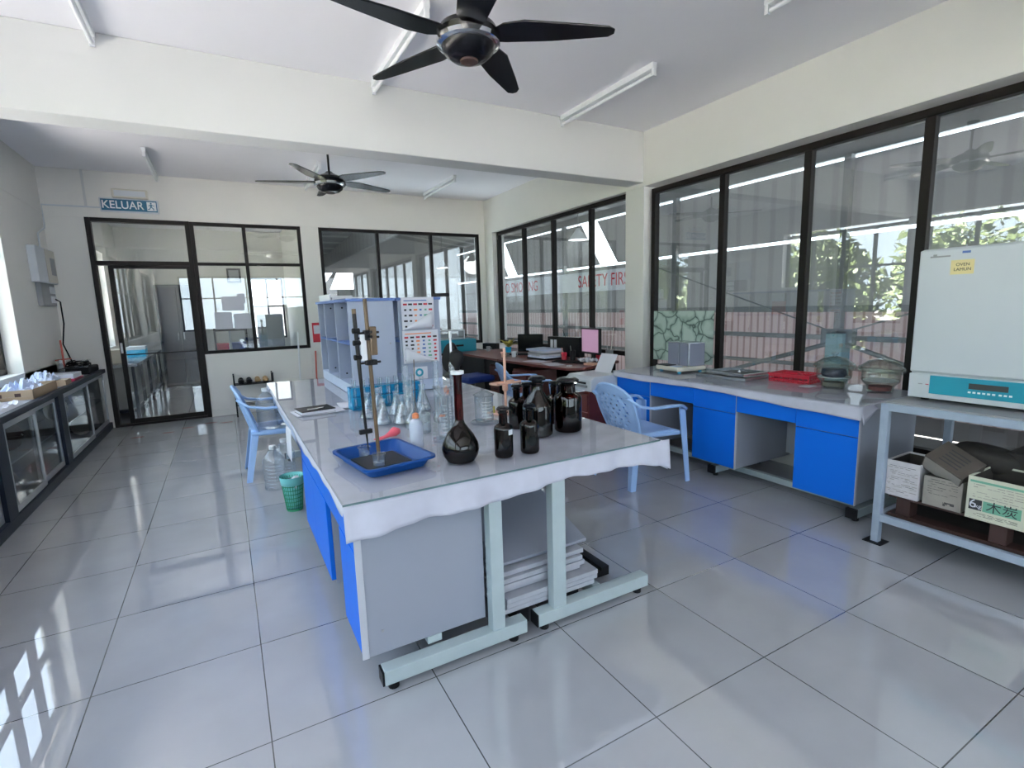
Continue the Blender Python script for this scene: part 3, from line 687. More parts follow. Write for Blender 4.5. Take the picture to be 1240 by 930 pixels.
o = MB().box((1.30, 3.992, .885), (1.42, 3.9955, .985)).build('sticker', 'paper'); o2 = MB().lathe([(.018, 0), (.034, 0), (.034, .002), (.018, .002), (.018, 0)], (0, 0, 0), 20, Matrix.Translation((1.35, 3.991, .94)) @ Matrix.Rotation(P2, 4, 'X'), cap=False).build('ring_mark', 'teal', o)
tag(o, 'small sticker with a blue ring mark low on the calendar shelf end', 'sticker')

# ------------------------------------------------ glassware
def bottle_amber(x, y, r, h, neck_r, sh, lab, conical=False, stopper='flat', label=False):
    t = thing('amber_bottle', lab, 'bottle', (x, y, TZ-.003), random.uniform(0, 3))
    if conical: pr = [(r*.9, 0), (r, .008), (r, h*.50), (r*.97, h*.53), (neck_r, h*.76), (neck_r, h*.86), (neck_r*1.25, h*.88), (neck_r*1.25, h*.90)]
    else: pr = [(r*.88, 0), (r*.97, .006), (r, .014), (r, h*sh), (r*.93, h*(sh+.05)), (r*.7, h*(sh+.085)), (neck_r*1.05, h*(sh+.11)), (neck_r, h*.86), (neck_r*1.2, h*.875), (neck_r*1.25, h*.90)]
    MB().lathe(pr, n=36).build('body', 'amber', t)
    MB().lathe([(p*.93, z_+.003) for p, z_ in pr[:4]], n=30).build('liquid', 'amber_liquid', t)
    R_ = neck_r*1.5 if stopper == 'flat' else neck_r*1.2
    MB().lathe([(neck_r*.8, h*.86), (neck_r*.9, h*.92), (R_, h*.935), (R_, h*.965), (R_*.75, h), (.001, h)], n=28).build('stopper', 'black_gloss', t)
    if label: MB().box((-.012, -r-.001, h*.46), (.012, -r+.002, h*.56)).build('paper_label', 'paper', t); t.rotation_euler[2] = math.radians(20)
    return t
bottle_amber(1.047, 1.985, .043, .228, .019, .56, 'small amber reagent bottle with a white label spot, right of the big flask', label=True)
bottle_amber(1.178, 1.975, .044, .228, .019, .56, 'small amber reagent bottle second from the flask, in front of the conical one')
bottle_amber(1.375, 2.22, .078, .31, .030, .5, 'tall amber bottle with conical shoulders in the middle of the amber group', conical=True)
bottle_amber(1.560, 2.21, .074, .285, .040, .62, 'large wide mouth amber bottle at the right of the group')
bottle_amber(1.365, 2.42, .046, .245, .019, .58, 'small amber bottle behind, left of the conical shouldered bottle')
bottle_amber(1.475, 2.50, .045, .235, .022, .56, 'small amber bottle farthest back touching the conical bottle')
bottle_amber(1.600, 2.40, .045, .240, .020, .58, 'small amber bottle peeking between the two largest bottles')
# big amber volumetric flask
t = thing('volumetric_flask', 'large amber pear shaped volumetric flask with long red neck and dark stopper', 'flask', (.855, 2.03, TZ-.003))
MB().lathe([(.045, 0), (.060, .004), (.077, .030), (.083, .058), (.078, .085), (.060, .120), (.038, .150), (.024, .170), (.0195, .185)], n=40).build('body', 'amber', t)
MB().lathe([(.043, .003), (.057, .007), (.073, .031), (.079, .058), (.074, .084), (.057, .117), (.030, .150)], n=40).build('liquid', 'amber_liquid', t)
MB().lathe([(.0195, .185), (.0185, .30), (.0185, .375), (.0215, .380), (.0215, .386)], n=28, cap=False).build('neck', 'amber_red', t)
MB().lathe([(.012, .30), (.012, .384)], n=20).build('neck_core', 'dark_wood', t)
MB().lathe([(.019, .386), (.029, .388), (.029, .402), (.015, .404)], n=28).build('collar', 'white_plastic', t)
MB().lathe([(.010, .402), (.013, .418), (.027, .438), (.032, .460), (.026, .482), (.006, .492), (.001, .492)], n=24).build('stopper', 'rubber', t)

GLI = [0]
def gl(prof, name, lab, cat, x, y, parts=(), z=TZ-.003, n=28, m='labglass', group=None):
    t = thing(name, lab, cat, (x, y, z), 0, group)
    MB().lathe(prof, n=n, cap=False).build('glass_body', m, t, solid=.0022)
    return t
def erlen(x, y, h, lab, band=None):
    t = gl([(.001, .002), (h*.30, .002), (h*.33, .008), (h*.31, h*.10), (h*.13, h*.68), (h*.115, h*.78), (h*.115, h*.95), (h*.145, h)], 'erlenmeyer_flask', lab, 'flask', x, y, group='conical flasks on the bench')
    MB().lathe([(.001, .004), (h*.29, .005), (h*.27, h*.16), (.001, h*.162)], n=24).build('liquid', 'pet', t)
    return t
erlen(.735, 3.20, .16, 'conical flask at the left front of the cyan crate')
erlen(.765, 2.97, .15, 'small conical flask nearest the stand rods')
erlen(.870, 2.93, .17, 'conical flask just left of the pink clamp pinch')
erlen(.985, 3.14, .18, 'conical flask behind the wash bottle, among the clear glass')
erlen(1.105, 3.24, .17, 'conical flask right of the cyan crate at the back')
erlen(.915, 3.20, .15, 'conical flask in the middle in front of the cyan crate')
erlen(.84, 3.36, .16, 'conical flask standing right against the cyan crate')
def hexcyl(x, y, h, r, lab, top=None):
    t = thing('measuring_cylinder', lab, 'measuring cylinder', (x, y, TZ-.003), .3, 'measuring cylinders')
    MB().prism([(r*2.1*math.cos(k*math.pi/3), r*2.1*math.sin(k*math.pi/3)) for k in range(6)], 0, .014).build('hex_base', 'pet', t, bevel=.002)
    MB().lathe([(.001, .016), (r*.8, .015), (r, .03), (r, h-.006), (r*1.25, h)], n=24, cap=False).build('glass_body', 'labglass', t, solid=.0022)
    b = MB()
    for k in range(8): b.tube([(r*1.01*math.cos(a*.2-2.4), r*1.01*math.sin(a*.2-2.4), .05+k*(h-.08)/8) for a in range(5)], .0006, 4)
    b.build('graduation', 'white_paint', t)
    return t
hexcyl(.925, 2.40, .235, .030, 'wide measuring cylinder on a clear hexagonal base left of the amber flask')
hexcyl(1.02, 2.56, .20, .022, 'slim measuring cylinder behind the amber flask')
hexcyl(.93, 3.02, .33, .016, 'thin tall measuring cylinder rising among the flasks')
hexcyl(1.14, 3.06, .34, .017, 'thin tall measuring cylinder before the calendars')
hexcyl(1.22, 2.98, .30, .015, 'thin measuring cylinder right of the white burette')
# clear volumetric flasks
def vflask(x, y, h, R, lab, band=True):
    t = gl([(.001, .003), (R*.6, .003), (R*.92, R*.3), (R, R*.8), (R*.8, R*1.4), (R*.3, R*2.1), (R*.2, R*2.5), (R*.2, h-.005), (R*.28, h)], 'clear_volumetric_flask', lab, 'flask', x, y, group='clear long necked flasks')
    if band: MB().box((-.02, -R*1.0, R*1.1), (.02, -R*.96, R*1.45)).build('orange_label', 'orange', t)
    MB().lathe([(R*.16, h-.01), (R*.2, h+.012), (R*.3, h+.016), (R*.3, h+.026), (.001, h+.028)], n=16).build('stopper', 'labglass', t)
    return t
vflask(.865, 2.72, .27, .046, 'clear long necked flask with an orange label behind the wash bottle')
vflask(.975, 2.86, .25, .042, 'clear long necked flask without label, beside the orange labelled one', False)
vflask(1.055, 2.79, .22, .040, 'short clear flask with an orange label in the middle of the glassware')
# wash bottle
t = thing('wash_bottle', 'milky white squeeze wash bottle beside the blue tray', 'wash bottle', (.765, 2.36, TZ-.003))
MB().lathe([(.030, 0), (.034, .006), (.034, .11), (.026, .135), (.014, .142), (.014, .148)], n=24).build('body', 'milky', t)
MB().lathe([(.016, .146), (.016, .166), (.006, .172)], n=20).build('cap', 'orange', t)
MB().tube([(0, 0, .01), (0, 0, .18), (-.004, 0, .198), (-.03, 0, .20), (-.055, 0, .186)], .0025, 8).build('spout_tube', 'pet', t)
# beaker under watch glass at right
t = gl([(.001, .003), (.050, .003), (.054, .010), (.054, .150), (.060, .156)], 'beaker', 'large clear beaker with a green label on a round glass plate', 'beaker', 1.27, 2.64, z=TZ+.006)
MB().box((.040, -.042, .05), (.049, -.038, .09)).build('green_label', 'leaf_yellow', t)
MB().lathe([(.001, .185), (.015, .180), (.055, .160), (.062, .158)], n=28, cap=False).build('watch_glass', 'labglass', t, solid=.002)
b = MB()
for k in range(6): b.tube([(.0545*math.cos(a*.22-2.2), .0545*math.sin(a*.22-2.2), .03+k*.018) for a in range(6)], .0008, 4)
b.build('graduation', 'white_paint', t)
o = MB().lathe([(.001, 0), (.078, 0), (.082, .006), (.078, .009), (.001, .009)], (1.27, 2.64, TZ-.003), 36).build('glass_plate', 'pet'); tag(o, 'round clear glass plate under the large beaker', 'plate')
t = gl([(.001, .003), (.034, .003), (.037, .008), (.037, .10), (.041, .104)], 'beaker', 'medium clear beaker between the wash bottle and the hexagonal cylinder', 'beaker', .895, 2.62)
MB().lathe([(.001, .005), (.035, .006), (.035, .05), (.001, .051)], n=24).build('water', 'pet', t)
# funnel stand with glass funnel
t = thing('glass_funnel', 'clear glass funnel resting in the wide measuring cylinder', 'funnel', (.925, 2.40, TZ+.19))
MB().lathe([(.006, 0), (.006, .035), (.045, .085), (.048, .088)], n=28, cap=False).build('cone', 'labglass', t, solid=.002); MB().lathe([(.004, -.06), (.006, .0)], n=14, cap=False).build('stem', 'labglass', t, solid=.001)
# pipette / burette white tall
t = thing('glass_burette', 'tall white graduated glass tube standing left of the amber flask neck', 'burette', (1.17, 2.86, TZ-.003))
MB().lathe([(.030, 0), (.030, .008), (.008, .012)], n=20).build('base', 'pet', t)
MB().cyl((0, 0, .01), (0, 0, .26), .008, n=14).build('lower_tube', 'labglass', t)
MB().lathe([(.008, .25), (.016, .27), (.016, .33), (.008, .35)], n=18).build('bulb', 'pet', t)
MB().cyl((0, 0, .34), (0, 0, .50), .0065, n=14).build('upper_tube', 'white_plastic', t)
MB().cyl((0, 0, .49), (0, 0, .53), .009, n=14).build('tip_cap', 'white_paint', t)
o = MB().cyl((.02+.95, 2.99, TZ), (.99, 3.02, TZ+.36), .0028, n=8).build('glass_rod', 'wood_rod'); tag(o, 'thin wooden stirring rod standing up among the glassware', 'rod')
# cyan crate with test tubes
t = thing('test_tube_rack', 'translucent cyan rack full of clear tubes in front of the shelf unit', 'rack', (.70, 3.50, TZ-.003), math.radians(4))
b = MB().box((0, 0, 0), (.50, .10, .006)).box((0, 0, .075), (.50, .10, .081)).box((0, 0, .145), (.50, .10, .151))
b.box((0, 0, 0), (.008, .10, .151)).box((.492, 0, 0), (.50, .10, .151)).box((0, .094, .0), (.50, .10, .151)); b.build('frame', 'cyan_clear', t, bevel=.002)
def tubeT(parent_x, parent_y, k):
    pass
tt = thing('test_tube', 'clear glass test tube standing in the cyan rack', 'test tube', (.70, 3.50, TZ), 0, 'test tubes in the cyan rack')
MB().lathe([(.001, 0), (.007, .003), (.0095, .012), (.0095, .185), (.0115, .19)], n=14, cap=False).build('glass_body', 'labglass', tt, solid=.0015)
tt.location = (.735, 3.55, TZ+.005)
for i in range(1, 16):
    c = copy_tree(tt); r_ = i//8; k = i % 8
    ca = math.cos(math.radians(4)); sa = math.sin(math.radians(4)); px_, py_ = .035+k*.06, .03+r_*.04
    c.location = (.70+px_*ca-py_*sa, 3.50+px_*sa+py_*ca, TZ+.005)
# pink pinch clamp
t = thing('rubber_pinch', 'pink rubber pipette bulb lying beside the wash bottle', 'pipette bulb', (.70, 2.62, TZ-.003), math.radians(15))
MB().tube([(-.075, -.02, .006), (-.04, -.008, .010), (0, 0, .018), (.04, .01, .026), (.065, .016, .022)], [.004, .006, .014, .026, .018], 12).build('bulb', 'pink', t)
MB().tube([(-.08, .012, .006), (-.03, .010, .010), (.01, .006, .016)], [.004, .006, .010], 10).build('nozzle', 'pink', t)
# blue tray with stand
t = thing('blue_tray', 'deep blue plastic tray at the near left corner of the bench', 'tray', (.555, 2.20, TZ-.003), math.radians(9))
def ring(w_, d_, z, r=.03, n=5):
    pts = []
    for cx, cy, a0 in ((w_-r, d_-r, 0), (-w_+r, d_-r, 90), (-w_+r, -d_+r, 180), (w_-r, -d_+r, 270)):
        for k in range(n+1):
            a = math.radians(a0+90*k/n); pts.append((cx+r*math.cos(a), cy+r*math.sin(a), z))
    return pts
rs = [ring(.125, .165, .0, .03), ring(.150, .195, .045, .035), ring(.162, .207, .046, .04), ring(.162, .207, .038, .04)]
b = MB(); vs = [p for r in rs for p in r]; n = len(rs[0]); fs = [tuple(range(n))]
for i in range(3):
    for k in range(n): fs.append((i*n+k, i*n+(k+1) % n, (i+1)*n+(k+1) % n, (i+1)*n+k))
b.add(vs, fs, False).build('shell', 'tray_blue', t, solid=.003)
st = thing('retort_stand', 'wooden rod retort stand with clamps standing in the blue tray', 'retort stand', (.53, 2.17, TZ), math.radians(9))
MB().box((-.08, -.075, .001), (.12, .13, .014)).build('base_plate', 'black', st, bevel=.002)
MB().tube([(0, 0, .012), (-.008, .0, .36), (-.014, 0, .715)], [.008, .0085, .008], 12).build('rod', 'wood_rod', st)
def clampp(z, name='clamp'):
    b = MB().box((-.028, -.014, z-.011), (.018, .014, z+.011)).cyl((.018, 0, z), (.038, 0, z), .005).cyl((-.01, -.014, z+.004), (-.01, -.034, z+.004), .006)
    o = b.build(name, 'black', st, bevel=.002)
    MB().cyl((-.028, 0, z), (-.062, .004, z-.002), .0045).build('clamp_arm', 'rubber', o)
for z in (.575, .555, .45): clampp(z)
MB().box((-.048, -.006, .46), (-.022, .006, .57)).build('burette_holder', 'white_plastic', st, bevel=.003)
MB().box((-.008, -.016, .48), (.022, .014, .60)).build('boss_head', 'wood_rod', st, bevel=.004)
bt = thing('burette', 'dark burette held upright by the retort stand over the tray', 'burette', (.53, 2.17, TZ), math.radians(9))
MB().tube([(-.062, .004, .655), (-.058, .004, .50), (-.052, .004, .28), (-.048, .004, .17)], [.0085, .0085, .0065, .006], 12).build('tube', 'black', bt)
MB().tube([(-.048, .004, .172), (-.044, .004, .075)], [.006, .0018], 10).build('tip', 'black', bt)
MB().box((-.078, -.006, .148), (-.022, .012, .168)).build('stopcock', 'black', bt, bevel=.003)
MB().tube([(-.062, .004, .655), (-.0625, .004, .675)], [.0085, .0085], 12).build('mouth', 'wood_rod', bt)
for z, s_ in ((.585, 1), (.535, 1), (.475, 1)): MB().cyl((-.074, .004, z), (-.046, .004, z), .0115, n=12).build('finger_grip', 'rubber', bt)
t = gl([(.001, .002), (.024, .002), (.026, .006), (.026, .05), (.029, .053)], 'beaker', 'small glass beaker at the foot of the retort stand inside the tray', 'beaker', .515, 2.115, z=TZ+.014)
MB().lathe([(.001, .003), (.023, .004), (.023, .02), (.001, .021)], n=20).build('water', 'pet', t)
t = gl([(.001, .002), (.022, .002), (.024, .005), (.024, .045), (.03, .048)], 'evaporating_dish', 'small glass cup standing in the back of the blue tray', 'cup', .50, 2.315, z=TZ+.004)
MB().lathe([(.001, .003), (.02, .004), (.02, .015), (.001, .016)], n=20).build('water', 'pet', t)
# notebook
o = MB().box((-.16, -.11, 0), (.15, .11, .004)).build('paper_sheets', 'paper', loc=(.50, 3.62, TZ-.002), bevel=.001); o.rotation_euler[2] = math.radians(6); tag(o, 'loose white papers under the black notebook', 'paper')
t = thing('notebook', 'closed black notebook with a pen on the left of the bench', 'notebook', (.475, 3.60, TZ+.002), math.radians(8))
MB().box((-.105, -.085, 0), (.105, .085, .020)).build('pages', 'paper', t); MB().box((-.11, -.09, .020), (.11, .09, .025)).build('cover', 'black', t, bevel=.002)
MB().box((-.11, -.09, -.0005), (.11, .09, .001)).build('back_cover', 'black', t)
t = thing('pen', 'silver pen lying on the black notebook', 'pen', (.475, 3.55, TZ+.0315), math.radians(15)); MB().cyl((-.06, 0, 0), (.05, 0, 0), .0045, n=10).build('barrel', 'chrome', t); MB().cyl((.05, 0, 0), (.065, 0, 0), .0045, .001, n=10).build('tip', 'black', t)
o = MB().grid(lambda u, v: (.64+.15*u, 3.60+.14*v, TZ+.004+.018*(v*v)), 5, 5).build('loose_sheet', 'paper', solid=.001); tag(o, 'curled white sheet behind the notebook', 'paper')
# pipette stand pinkish wood
t = thing('funnel_stand', 'pale wooden funnel stand with a forked arm behind the amber bottles', 'funnel stand', (1.50, 2.80, TZ-.003), math.radians(15))
MB().box((-.09, -.06, 0), (.09, .08, .014)).build('base', 'wood_pink', t, bevel=.003)
MB().cyl((0, 0, .014), (0, 0, .41), .0085, n=14).build('post', 'wood_pink', t)
MB().lathe([(.010, .14), (.018, .15), (.018, .185), (.012, .19)], n=16).build('collar', 'wood_pink', t)
MB().box((-.105, -.045, .19), (.10, -.030, .202)).box((-.105, .018, .19), (.10, .033, .202)).box((-.105, -.045, .19), (-.085, .033, .202)).box((.02, -.045, .19), (.04, .033, .202)).build('forked_arm', 'wood_pink', t, bevel=.002)
MB().cyl((-.028, 0, .385), (.006, 0, .385), .005, n=10).build('peg', 'wood_pink', t)
t = thing('orange_stopper', 'small orange rubber stopper by the shelf end', 'stopper', (1.50, 3.80, TZ-.003)); MB().lathe([(.018, 0), (.024, .03), (.018, .034), (.001, .034)], n=16).build('plug', 'orange', t); MB().cyl((0, 0, .034), (0, 0, .05), .006).build('knob', 'orange', t)

# ================================================================== CHAIRS
def chair(x, y, rz, lab):
    t = thing('plastic_chair', lab, 'chair', (x, y, 0), rz)
    # local: seat faces +x
    def bk(u, v):   # backrest surface, v up
        w_ = .19+.045*math.sin(v*2.2); yy = (u-.5)*2*w_; cur = .045*(2*u-1)**2
        zt = .40+.42*v - (.085*(abs(2*u-1)**2.6))*v
        return (-.215-.12*v+cur*1.2, yy, zt)
    # slotted backrest: grid with holes
    nu, nv = 20, 22; mb = MB()
    vs = [bk(i/nu, j/nv) for j in range(nv+1) for i in range(nu+1)]; fs = []
    for j in range(nv):
        for i in range(nu):
            if 3 <= j <= 17 and 3 <= i <= 16 and (i % 3 == (0 if (j//2) % 2 else 1)) and j % 2 == 1: continue
            fs.append((j*(nu+1)+i, j*(nu+1)+i+1, (j+1)*(nu+1)+i+1, (j+1)*(nu+1)+i))
    mb.add(vs, fs, True); mb.build('backrest', 'chair_blue', t, solid=.012)
    rim = [Vector(bk(0, j/8)) for j in range(9)]+[Vector(bk(i/8, 1)) for i in range(1, 9)]+[Vector(bk(1, 1-j/8)) for j in range(1, 9)]
    MB().tube(rim, .013, 8).build('back_rim', 'chair_blue', t)
    MB().grid(lambda u, v: (-.22+.45*u, (v-.5)*(.40+.06*u), .425-.018*math.sin(math.pi*v)*math.sin(math.pi*min(1, u*1.1)) - .02*max(0, u-.85)/.15), 12, 10).build('seat', 'chair_blue', t, solid=.016)
    b = MB()
    for s_ in (-1, 1): b.tube([(-.22, s_*.20, .41), (0, s_*.215, .405), (.21, s_*.23, .40)], .016, 8)
    b.tube([(.225, -.22, .398), (.235, 0, .392), (.225, .22, .398)], .018, 8); b.build('seat_apron', 'chair_blue', t)
    for s_ in (-1, 1):
        # flat arm
        ap = [(-.31, .215, .73), (-.22, .25, .665), (-.10, .268, .640), (.08, .272, .640), (.19, .268, .635), (.235, .262, .60)]
        vs = []; 
        for (a, c_, z) in ap: vs += [(a, s_*(c_-.024), z), (a, s_*(c_+.024), z)]
        MB().add(vs, [(2*i, 2*i+1, 2*i+3, 2*i+2) for i in range(len(ap)-1)], True).build('armrest', 'chair_blue', t, solid=.018)
        # legs (L section)
        for name, top, bot in (('leg', (.235, s_*.262, .60), (.275, s_*.285, 0)), ('leg', (-.22, s_*.20, .43), (-.295, s_*.255, 0))):
            T_, B_ = Vector(top), Vector(bot); mb = MB()
            w0, w1 = .030, .020; dirx = -1 if top[0] > 0 else 1
            for (ax, ay) in (((dirx, 0), 1), ((0, -s_), 0)):
                a = Vector((ax[0] if isinstance(ax, tuple) else ax, ax[1] if isinstance(ax, tuple) else 0, 0)) if isinstance(ax, tuple) else Vector((ax, 0, 0))
                q = [T_, T_+a*w0*2, B_+a*w1*2, B_]; nrm = (Vector((0, 0, 1)).cross(a)).normalized()*.005
                vs = [p-nrm for p in q]+[p+nrm for p in q]
                mb.add(vs, [(0, 1, 2, 3), (7, 6, 5, 4), (0, 4, 5, 1), (1, 5, 6, 2), (2, 6, 7, 3), (3, 7, 4, 0)])
            mb.build('leg', 'chair_blue', t)
    return t
chair(2.93, 3.12, math.radians(-3), 'light blue plastic armchair between the island bench and the blue wall bench')
chair(2.93, 4.95, math.radians(-14), 'light blue plastic armchair pushed up to the maroon desk')
chair(.335, 5.12, math.radians(0), 'light blue plastic armchair left of the island bench holding water bottles')

def jug(x, y, z, lab, h=.37, r=.085):
    t = thing('water_bottle', lab, 'bottle', (x, y, z), 0, 'large clear water bottles')
    pr = [(r*.85, 0), (r, .01)]
    zz_ = .03
    while zz_ < h*.62: pr += [(r, zz_), (r*.93, zz_+.008), (r, zz_+.016)]; zz_ += .03
    pr += [(r, h*.66), (r*.85, h*.76), (r*.42, h*.87), (r*.25, h*.90), (r*.25, h*.93)]
    MB().lathe(pr, n=24).build('body', 'pet', t)
    MB().lathe([(r*.30, h*.92), (r*.30, h), (.001, h)], n=18).build('cap', 'white_plastic', t)
    MB().tube([(r*.28, 0, h*.9), (r*.6, .01, h*.96), (r*.28, .02, h*.93)], .003, 6).build('handle', 'white_plastic', t)
jug(.255, 5.02, .424, 'clear water bottle on the chair seat, the left one')
jug(.42, 5.14, .424, 'clear water bottle on the chair seat, the right one', .36)
jug(.245, 4.58, 0, 'ribbed clear water bottle on the floor in front of the chair, nearer one')
jug(.345, 4.78, 0, 'ribbed clear water bottle on the floor behind the nearer one')
t = thing('waste_basket', 'green mesh waste basket with a mint bag beside the blue cabinets', 'waste basket', (.325, 4.00, 0))
t.scale = (.74, .74, 1.0)
b = MB(); n = 26
for k in range(n):
    a = 2*math.pi*k/n; b.tube([(.075*math.cos(a), .075*math.sin(a), .01), (.105*math.cos(a), .105*math.sin(a), .245)], .003, 5)
for z in [.03*k+.012 for k in range(8)]:
    r_ = .075+.03*z/.245; b.tube([(r_*math.cos(2*math.pi*k/24), r_*math.sin(2*math.pi*k/24), z) for k in range(24)], .003, 5, closed=True)
b.lathe([(.001, 0), (.076, 0), (.078, .01)], n=24, cap=False); b.build('mesh_body', 'green', t)
MB().lathe([(.072, .02), (.100, .22), (.112, .25), (.118, .262), (.112, .235), (.106, .20)], n=24, cap=False).build('bag', 'mint', t, solid=.002)
for k, (x, y, z) in enumerate(((.30, 3.98, .215), (.35, 4.0, .22), (.32, 4.03, .20), (.33, 3.96, .20))):
    mb = MB().sphere((0, 0, 0), .036, 10, 7); mb.v = [(a*random.uniform(.75, 1.15), b_*random.uniform(.75, 1.15), c_*random.uniform(.7, 1.1)) for a, b_, c_ in mb.v]; mb.sm = [False]*len(mb.f)
    o = mb.build('crumpled_paper', 'paper' if k % 2 else 'pet', loc=(x, y, z)); tag(o, ['clear plastic scrap at the left in the green waste basket', 'crumpled white paper at the right in the green waste basket', 'clear plastic scrap at the back of the green waste basket', 'crumpled white paper at the front of the green waste basket'][k], 'waste', 'scraps in the waste basket')

# shoe rack & broom
t = thing('shoe_rack', 'low black metal shoe rack against the back wall left of the bench', 'shoe rack', (.29, 8.24, 0))
for x in (-.25, .25): MB().tube([(x, -.10, 0), (x, -.10, .60)], .010, 8).tube([(x, .11, 0), (x, .11, .60)], .010, 8).tube([(x, -.10, .58), (x, .11, .58)], .008, 8).build('side_frame', 'black', t)
for z in (.16, .455): MB().tube([(-.25, -.10, z), (.25, -.10, z)], .006, 6).tube([(-.25, .11, z), (.25, .11, z)], .006, 6).tube([(-.25, 0, z), (.25, 0, z)], .006, 6).build('shelf', 'black', t)
def shoe(x, y, z, m, lab):
    t = thing('shoe', lab, 'shoe', (x, y, z), -P2)
    MB().sphere((0, 0, .030), .05, 14, 8, (1.15, .85, .62)).sphere((-.09, 0, .040), .045, 14, 8, (1.1, .8, .85)).build('upper', m, t)
    MB().box((-.14, -.035, 0), (.055, .035, .012)).build('sole', 'rubber', t, bevel=.008)
shoe(.13, 8.26, .461, 'black', 'black shoe at the left end of the rack')
shoe(.235, 8.26, .461, 'black', 'black shoe second from left on the rack')
shoe(.345, 8.26, .461, 'shoe_tan', 'tan shoe third from left on the rack')
shoe(.45, 8.26, .461, 'shoe_tan', 'tan shoe at the right end of the rack')
for x, m, lab, h in ((.93, 'white_plastic', 'white broom handle leaning on the back wall by the pillar', 1.15), (1.16, 'wood_handle', 'dark red broom handle leaning on the pillar', .85)):
    t = thing('broom', lab, 'broom', (x, 8.25, 0)); MB().tube([(-.02, 0, .12), (.03, .14, h)], .012, 8).build('handle', m, t); MB().box((-.10, -.03, 0), (.09, .03, .13)).build('head', 'grey_plastic', t, bevel=.01)
# dark footprints / stains by the door
for k, (x, y) in enumerate(((-1.05, 7.55), (-.75, 7.62), (-.30, 7.95), (-.1, 7.85), (-.55, 7.8))):
    o = MB().prism([(.09*math.cos(a*.7)*random.uniform(.6, 1.1), .035*math.sin(a*.7)*random.uniform(.6, 1.1)) for a in range(9)], 0, .001).build('floor_stain', 'floor_mark', loc=(x, y, .0005)); tag(o, ['dark red smudge on the tiles, leftmost of those by the glass door', 'dark red smudge just right of the leftmost one by the glass door', 'dark red smudge below the right door post', 'dark red smudge farthest right, toward the shoe rack', 'dark red smudge in the middle of those by the glass door'][k], 'stain', 'smudges by the door')

# ================================================================== RIGHT WALL BENCH
W = thing('wall_bench', 'blue fronted wall bench under the near right window', 'lab bench', (0, 0, 0))
WX0, WX1, WY0, WY1 = 3.36, 4.17, 1.66, 3.94
MB().box((WX0, WY0, .735), (WX1, WY1, .775)).build('desktop', 'laminate_edge', W, bevel=.003)
FX = 3.40
def wcab(y0, y1, body=True):
    c = MB().box((FX, y0+.002, .13), (4.10, y1-.002, .733)).build('cabinet_body', 'laminate', W, bevel=.002)
    MB().box((FX-.02, y0+.002, .135), (FX-.001, y1-.002, .572)).build('door', 'blue', c, bevel=.0015)
    MB().box((FX-.02, y0+.002, .578), (FX-.001, y1-.002, .725)).build('drawer', 'blue', c, bevel=.0015)
    MB().box((FX-.021, y0+.0005, .13), (FX, y0+.003, .733)).build('edge_strip', 'laminate_edge', c)
for y0, y1 in ((1.665, 2.075), (2.55, 2.97), (3.47, 3.93)): wcab(y0, y1)
for y0, y1 in ((2.075, 2.55), (2.97, 3.47)):
    MB().box((FX-.02, y0+.002, .595), (FX-.001, y1-.002, .725)).build('drawer', 'blue', W, bevel=.0015)
    MB().box((FX, y0, .60), (4.0, y1, .72)).build('drawer_box', 'laminate', W)
    MB().box((4.04, y0, .16), (4.06, y1, .60)).build('back_panel', 'laminate_edge', W)
for y in (1.70, 2.80, 3.87):
    o = MB().box((3.44, y-.03, .03), (4.10, y+.03, .09)).box((3.72, y-.03, .09), (3.80, y+.03, .13)).build('leg', 'bench_steel', W, bevel=.003); MB().box((3.415, y-.032, .028), (3.44, y+.032, .092)).build('end_cap', 'black', o); [MB().lathe([(.02, 0), (.02, .03)], (xf, y, 0), 12).build('levelling_foot', 'rubber', o) for xf in (3.48, 4.04)]
MB().box((3.60, 1.74, .04), (3.64, 3.84, .085)).build('stretcher', 'bench_steel', W)
tag(MB().box((WX0-.012, WY0-.012, .7795), (WX1, WY1, .787)).build('glass_sheet', 'sheet_glass', bevel=.001), 'clear glass sheet covering the blue fronted wall bench', 'glass sheet')
b = MB().box((WX0-.006, WY0-.006, .7752), (WX1, WY1+.03, .7792))
b.grid(lambda u, v: (WX0-.010-.008*v-.006*v*math.sin(u*40), WY0-.02+u*(WY1-WY0+.03), .779-v*(.062+.022*math.exp(-u*10)+.010*math.sin(u*9)-.02*u)), 70, 5)
b.grid(lambda u, v: (WX0-.012+.16*u, WY0-.01-.02*v, .779-v*(.11-.09*u)), 8, 4)
tag(b.build('tablecloth', 'cloth', solid=.0015), 'white plastic cloth hanging narrowly over the edge of the wall bench', 'tablecloth')
# items
ZW = .787
t = thing('laboratory_balance', 'cream laboratory balance with a clear draft shield by the window', 'balance', (3.80, 3.50, ZW), math.radians(-8))
MB().prism([(-.17, -.16), (-.12, -.18), (.16, -.17), (.16, .17), (-.12, .18), (-.17, .16)], .014, .055).build('housing', 'cream', t, bevel=.012)
MB().box((-.16, .0, .055), (-.05, .15, .062)).build('display', 'black', t, bevel=.002)
MB().box((-.16, -.13, .055), (-.08, -.04, .060)).build('keypad', 'plinth', t, bevel=.002)
b = MB()
for x in (-.12, .12):
    for y in (-.13, .13): b.lathe([(.016, 0), (.016, .014)], (x, y, 0), 12)
b.build('foot', 'cyan', t)
b = MB().box((-.03, -.15, .056), (-.026, .15, .27)).box((.15, -.15, .056), (.154, .15, .27)).box((-.03, -.15, .056), (.154, -.146, .27)).box((-.03, .146, .056), (.154, .15, .27)); b.build('draft_shield', 'acrylic', t)
b = MB().box((-.035, -.155, .268), (.158, .155, .276)).box((-.035, -.155, .056), (-.026, -.146, .27)).box((-.035, -.02, .056), (-.026, -.012, .27)); b.build('shield_frame', 'steel_lid', t)
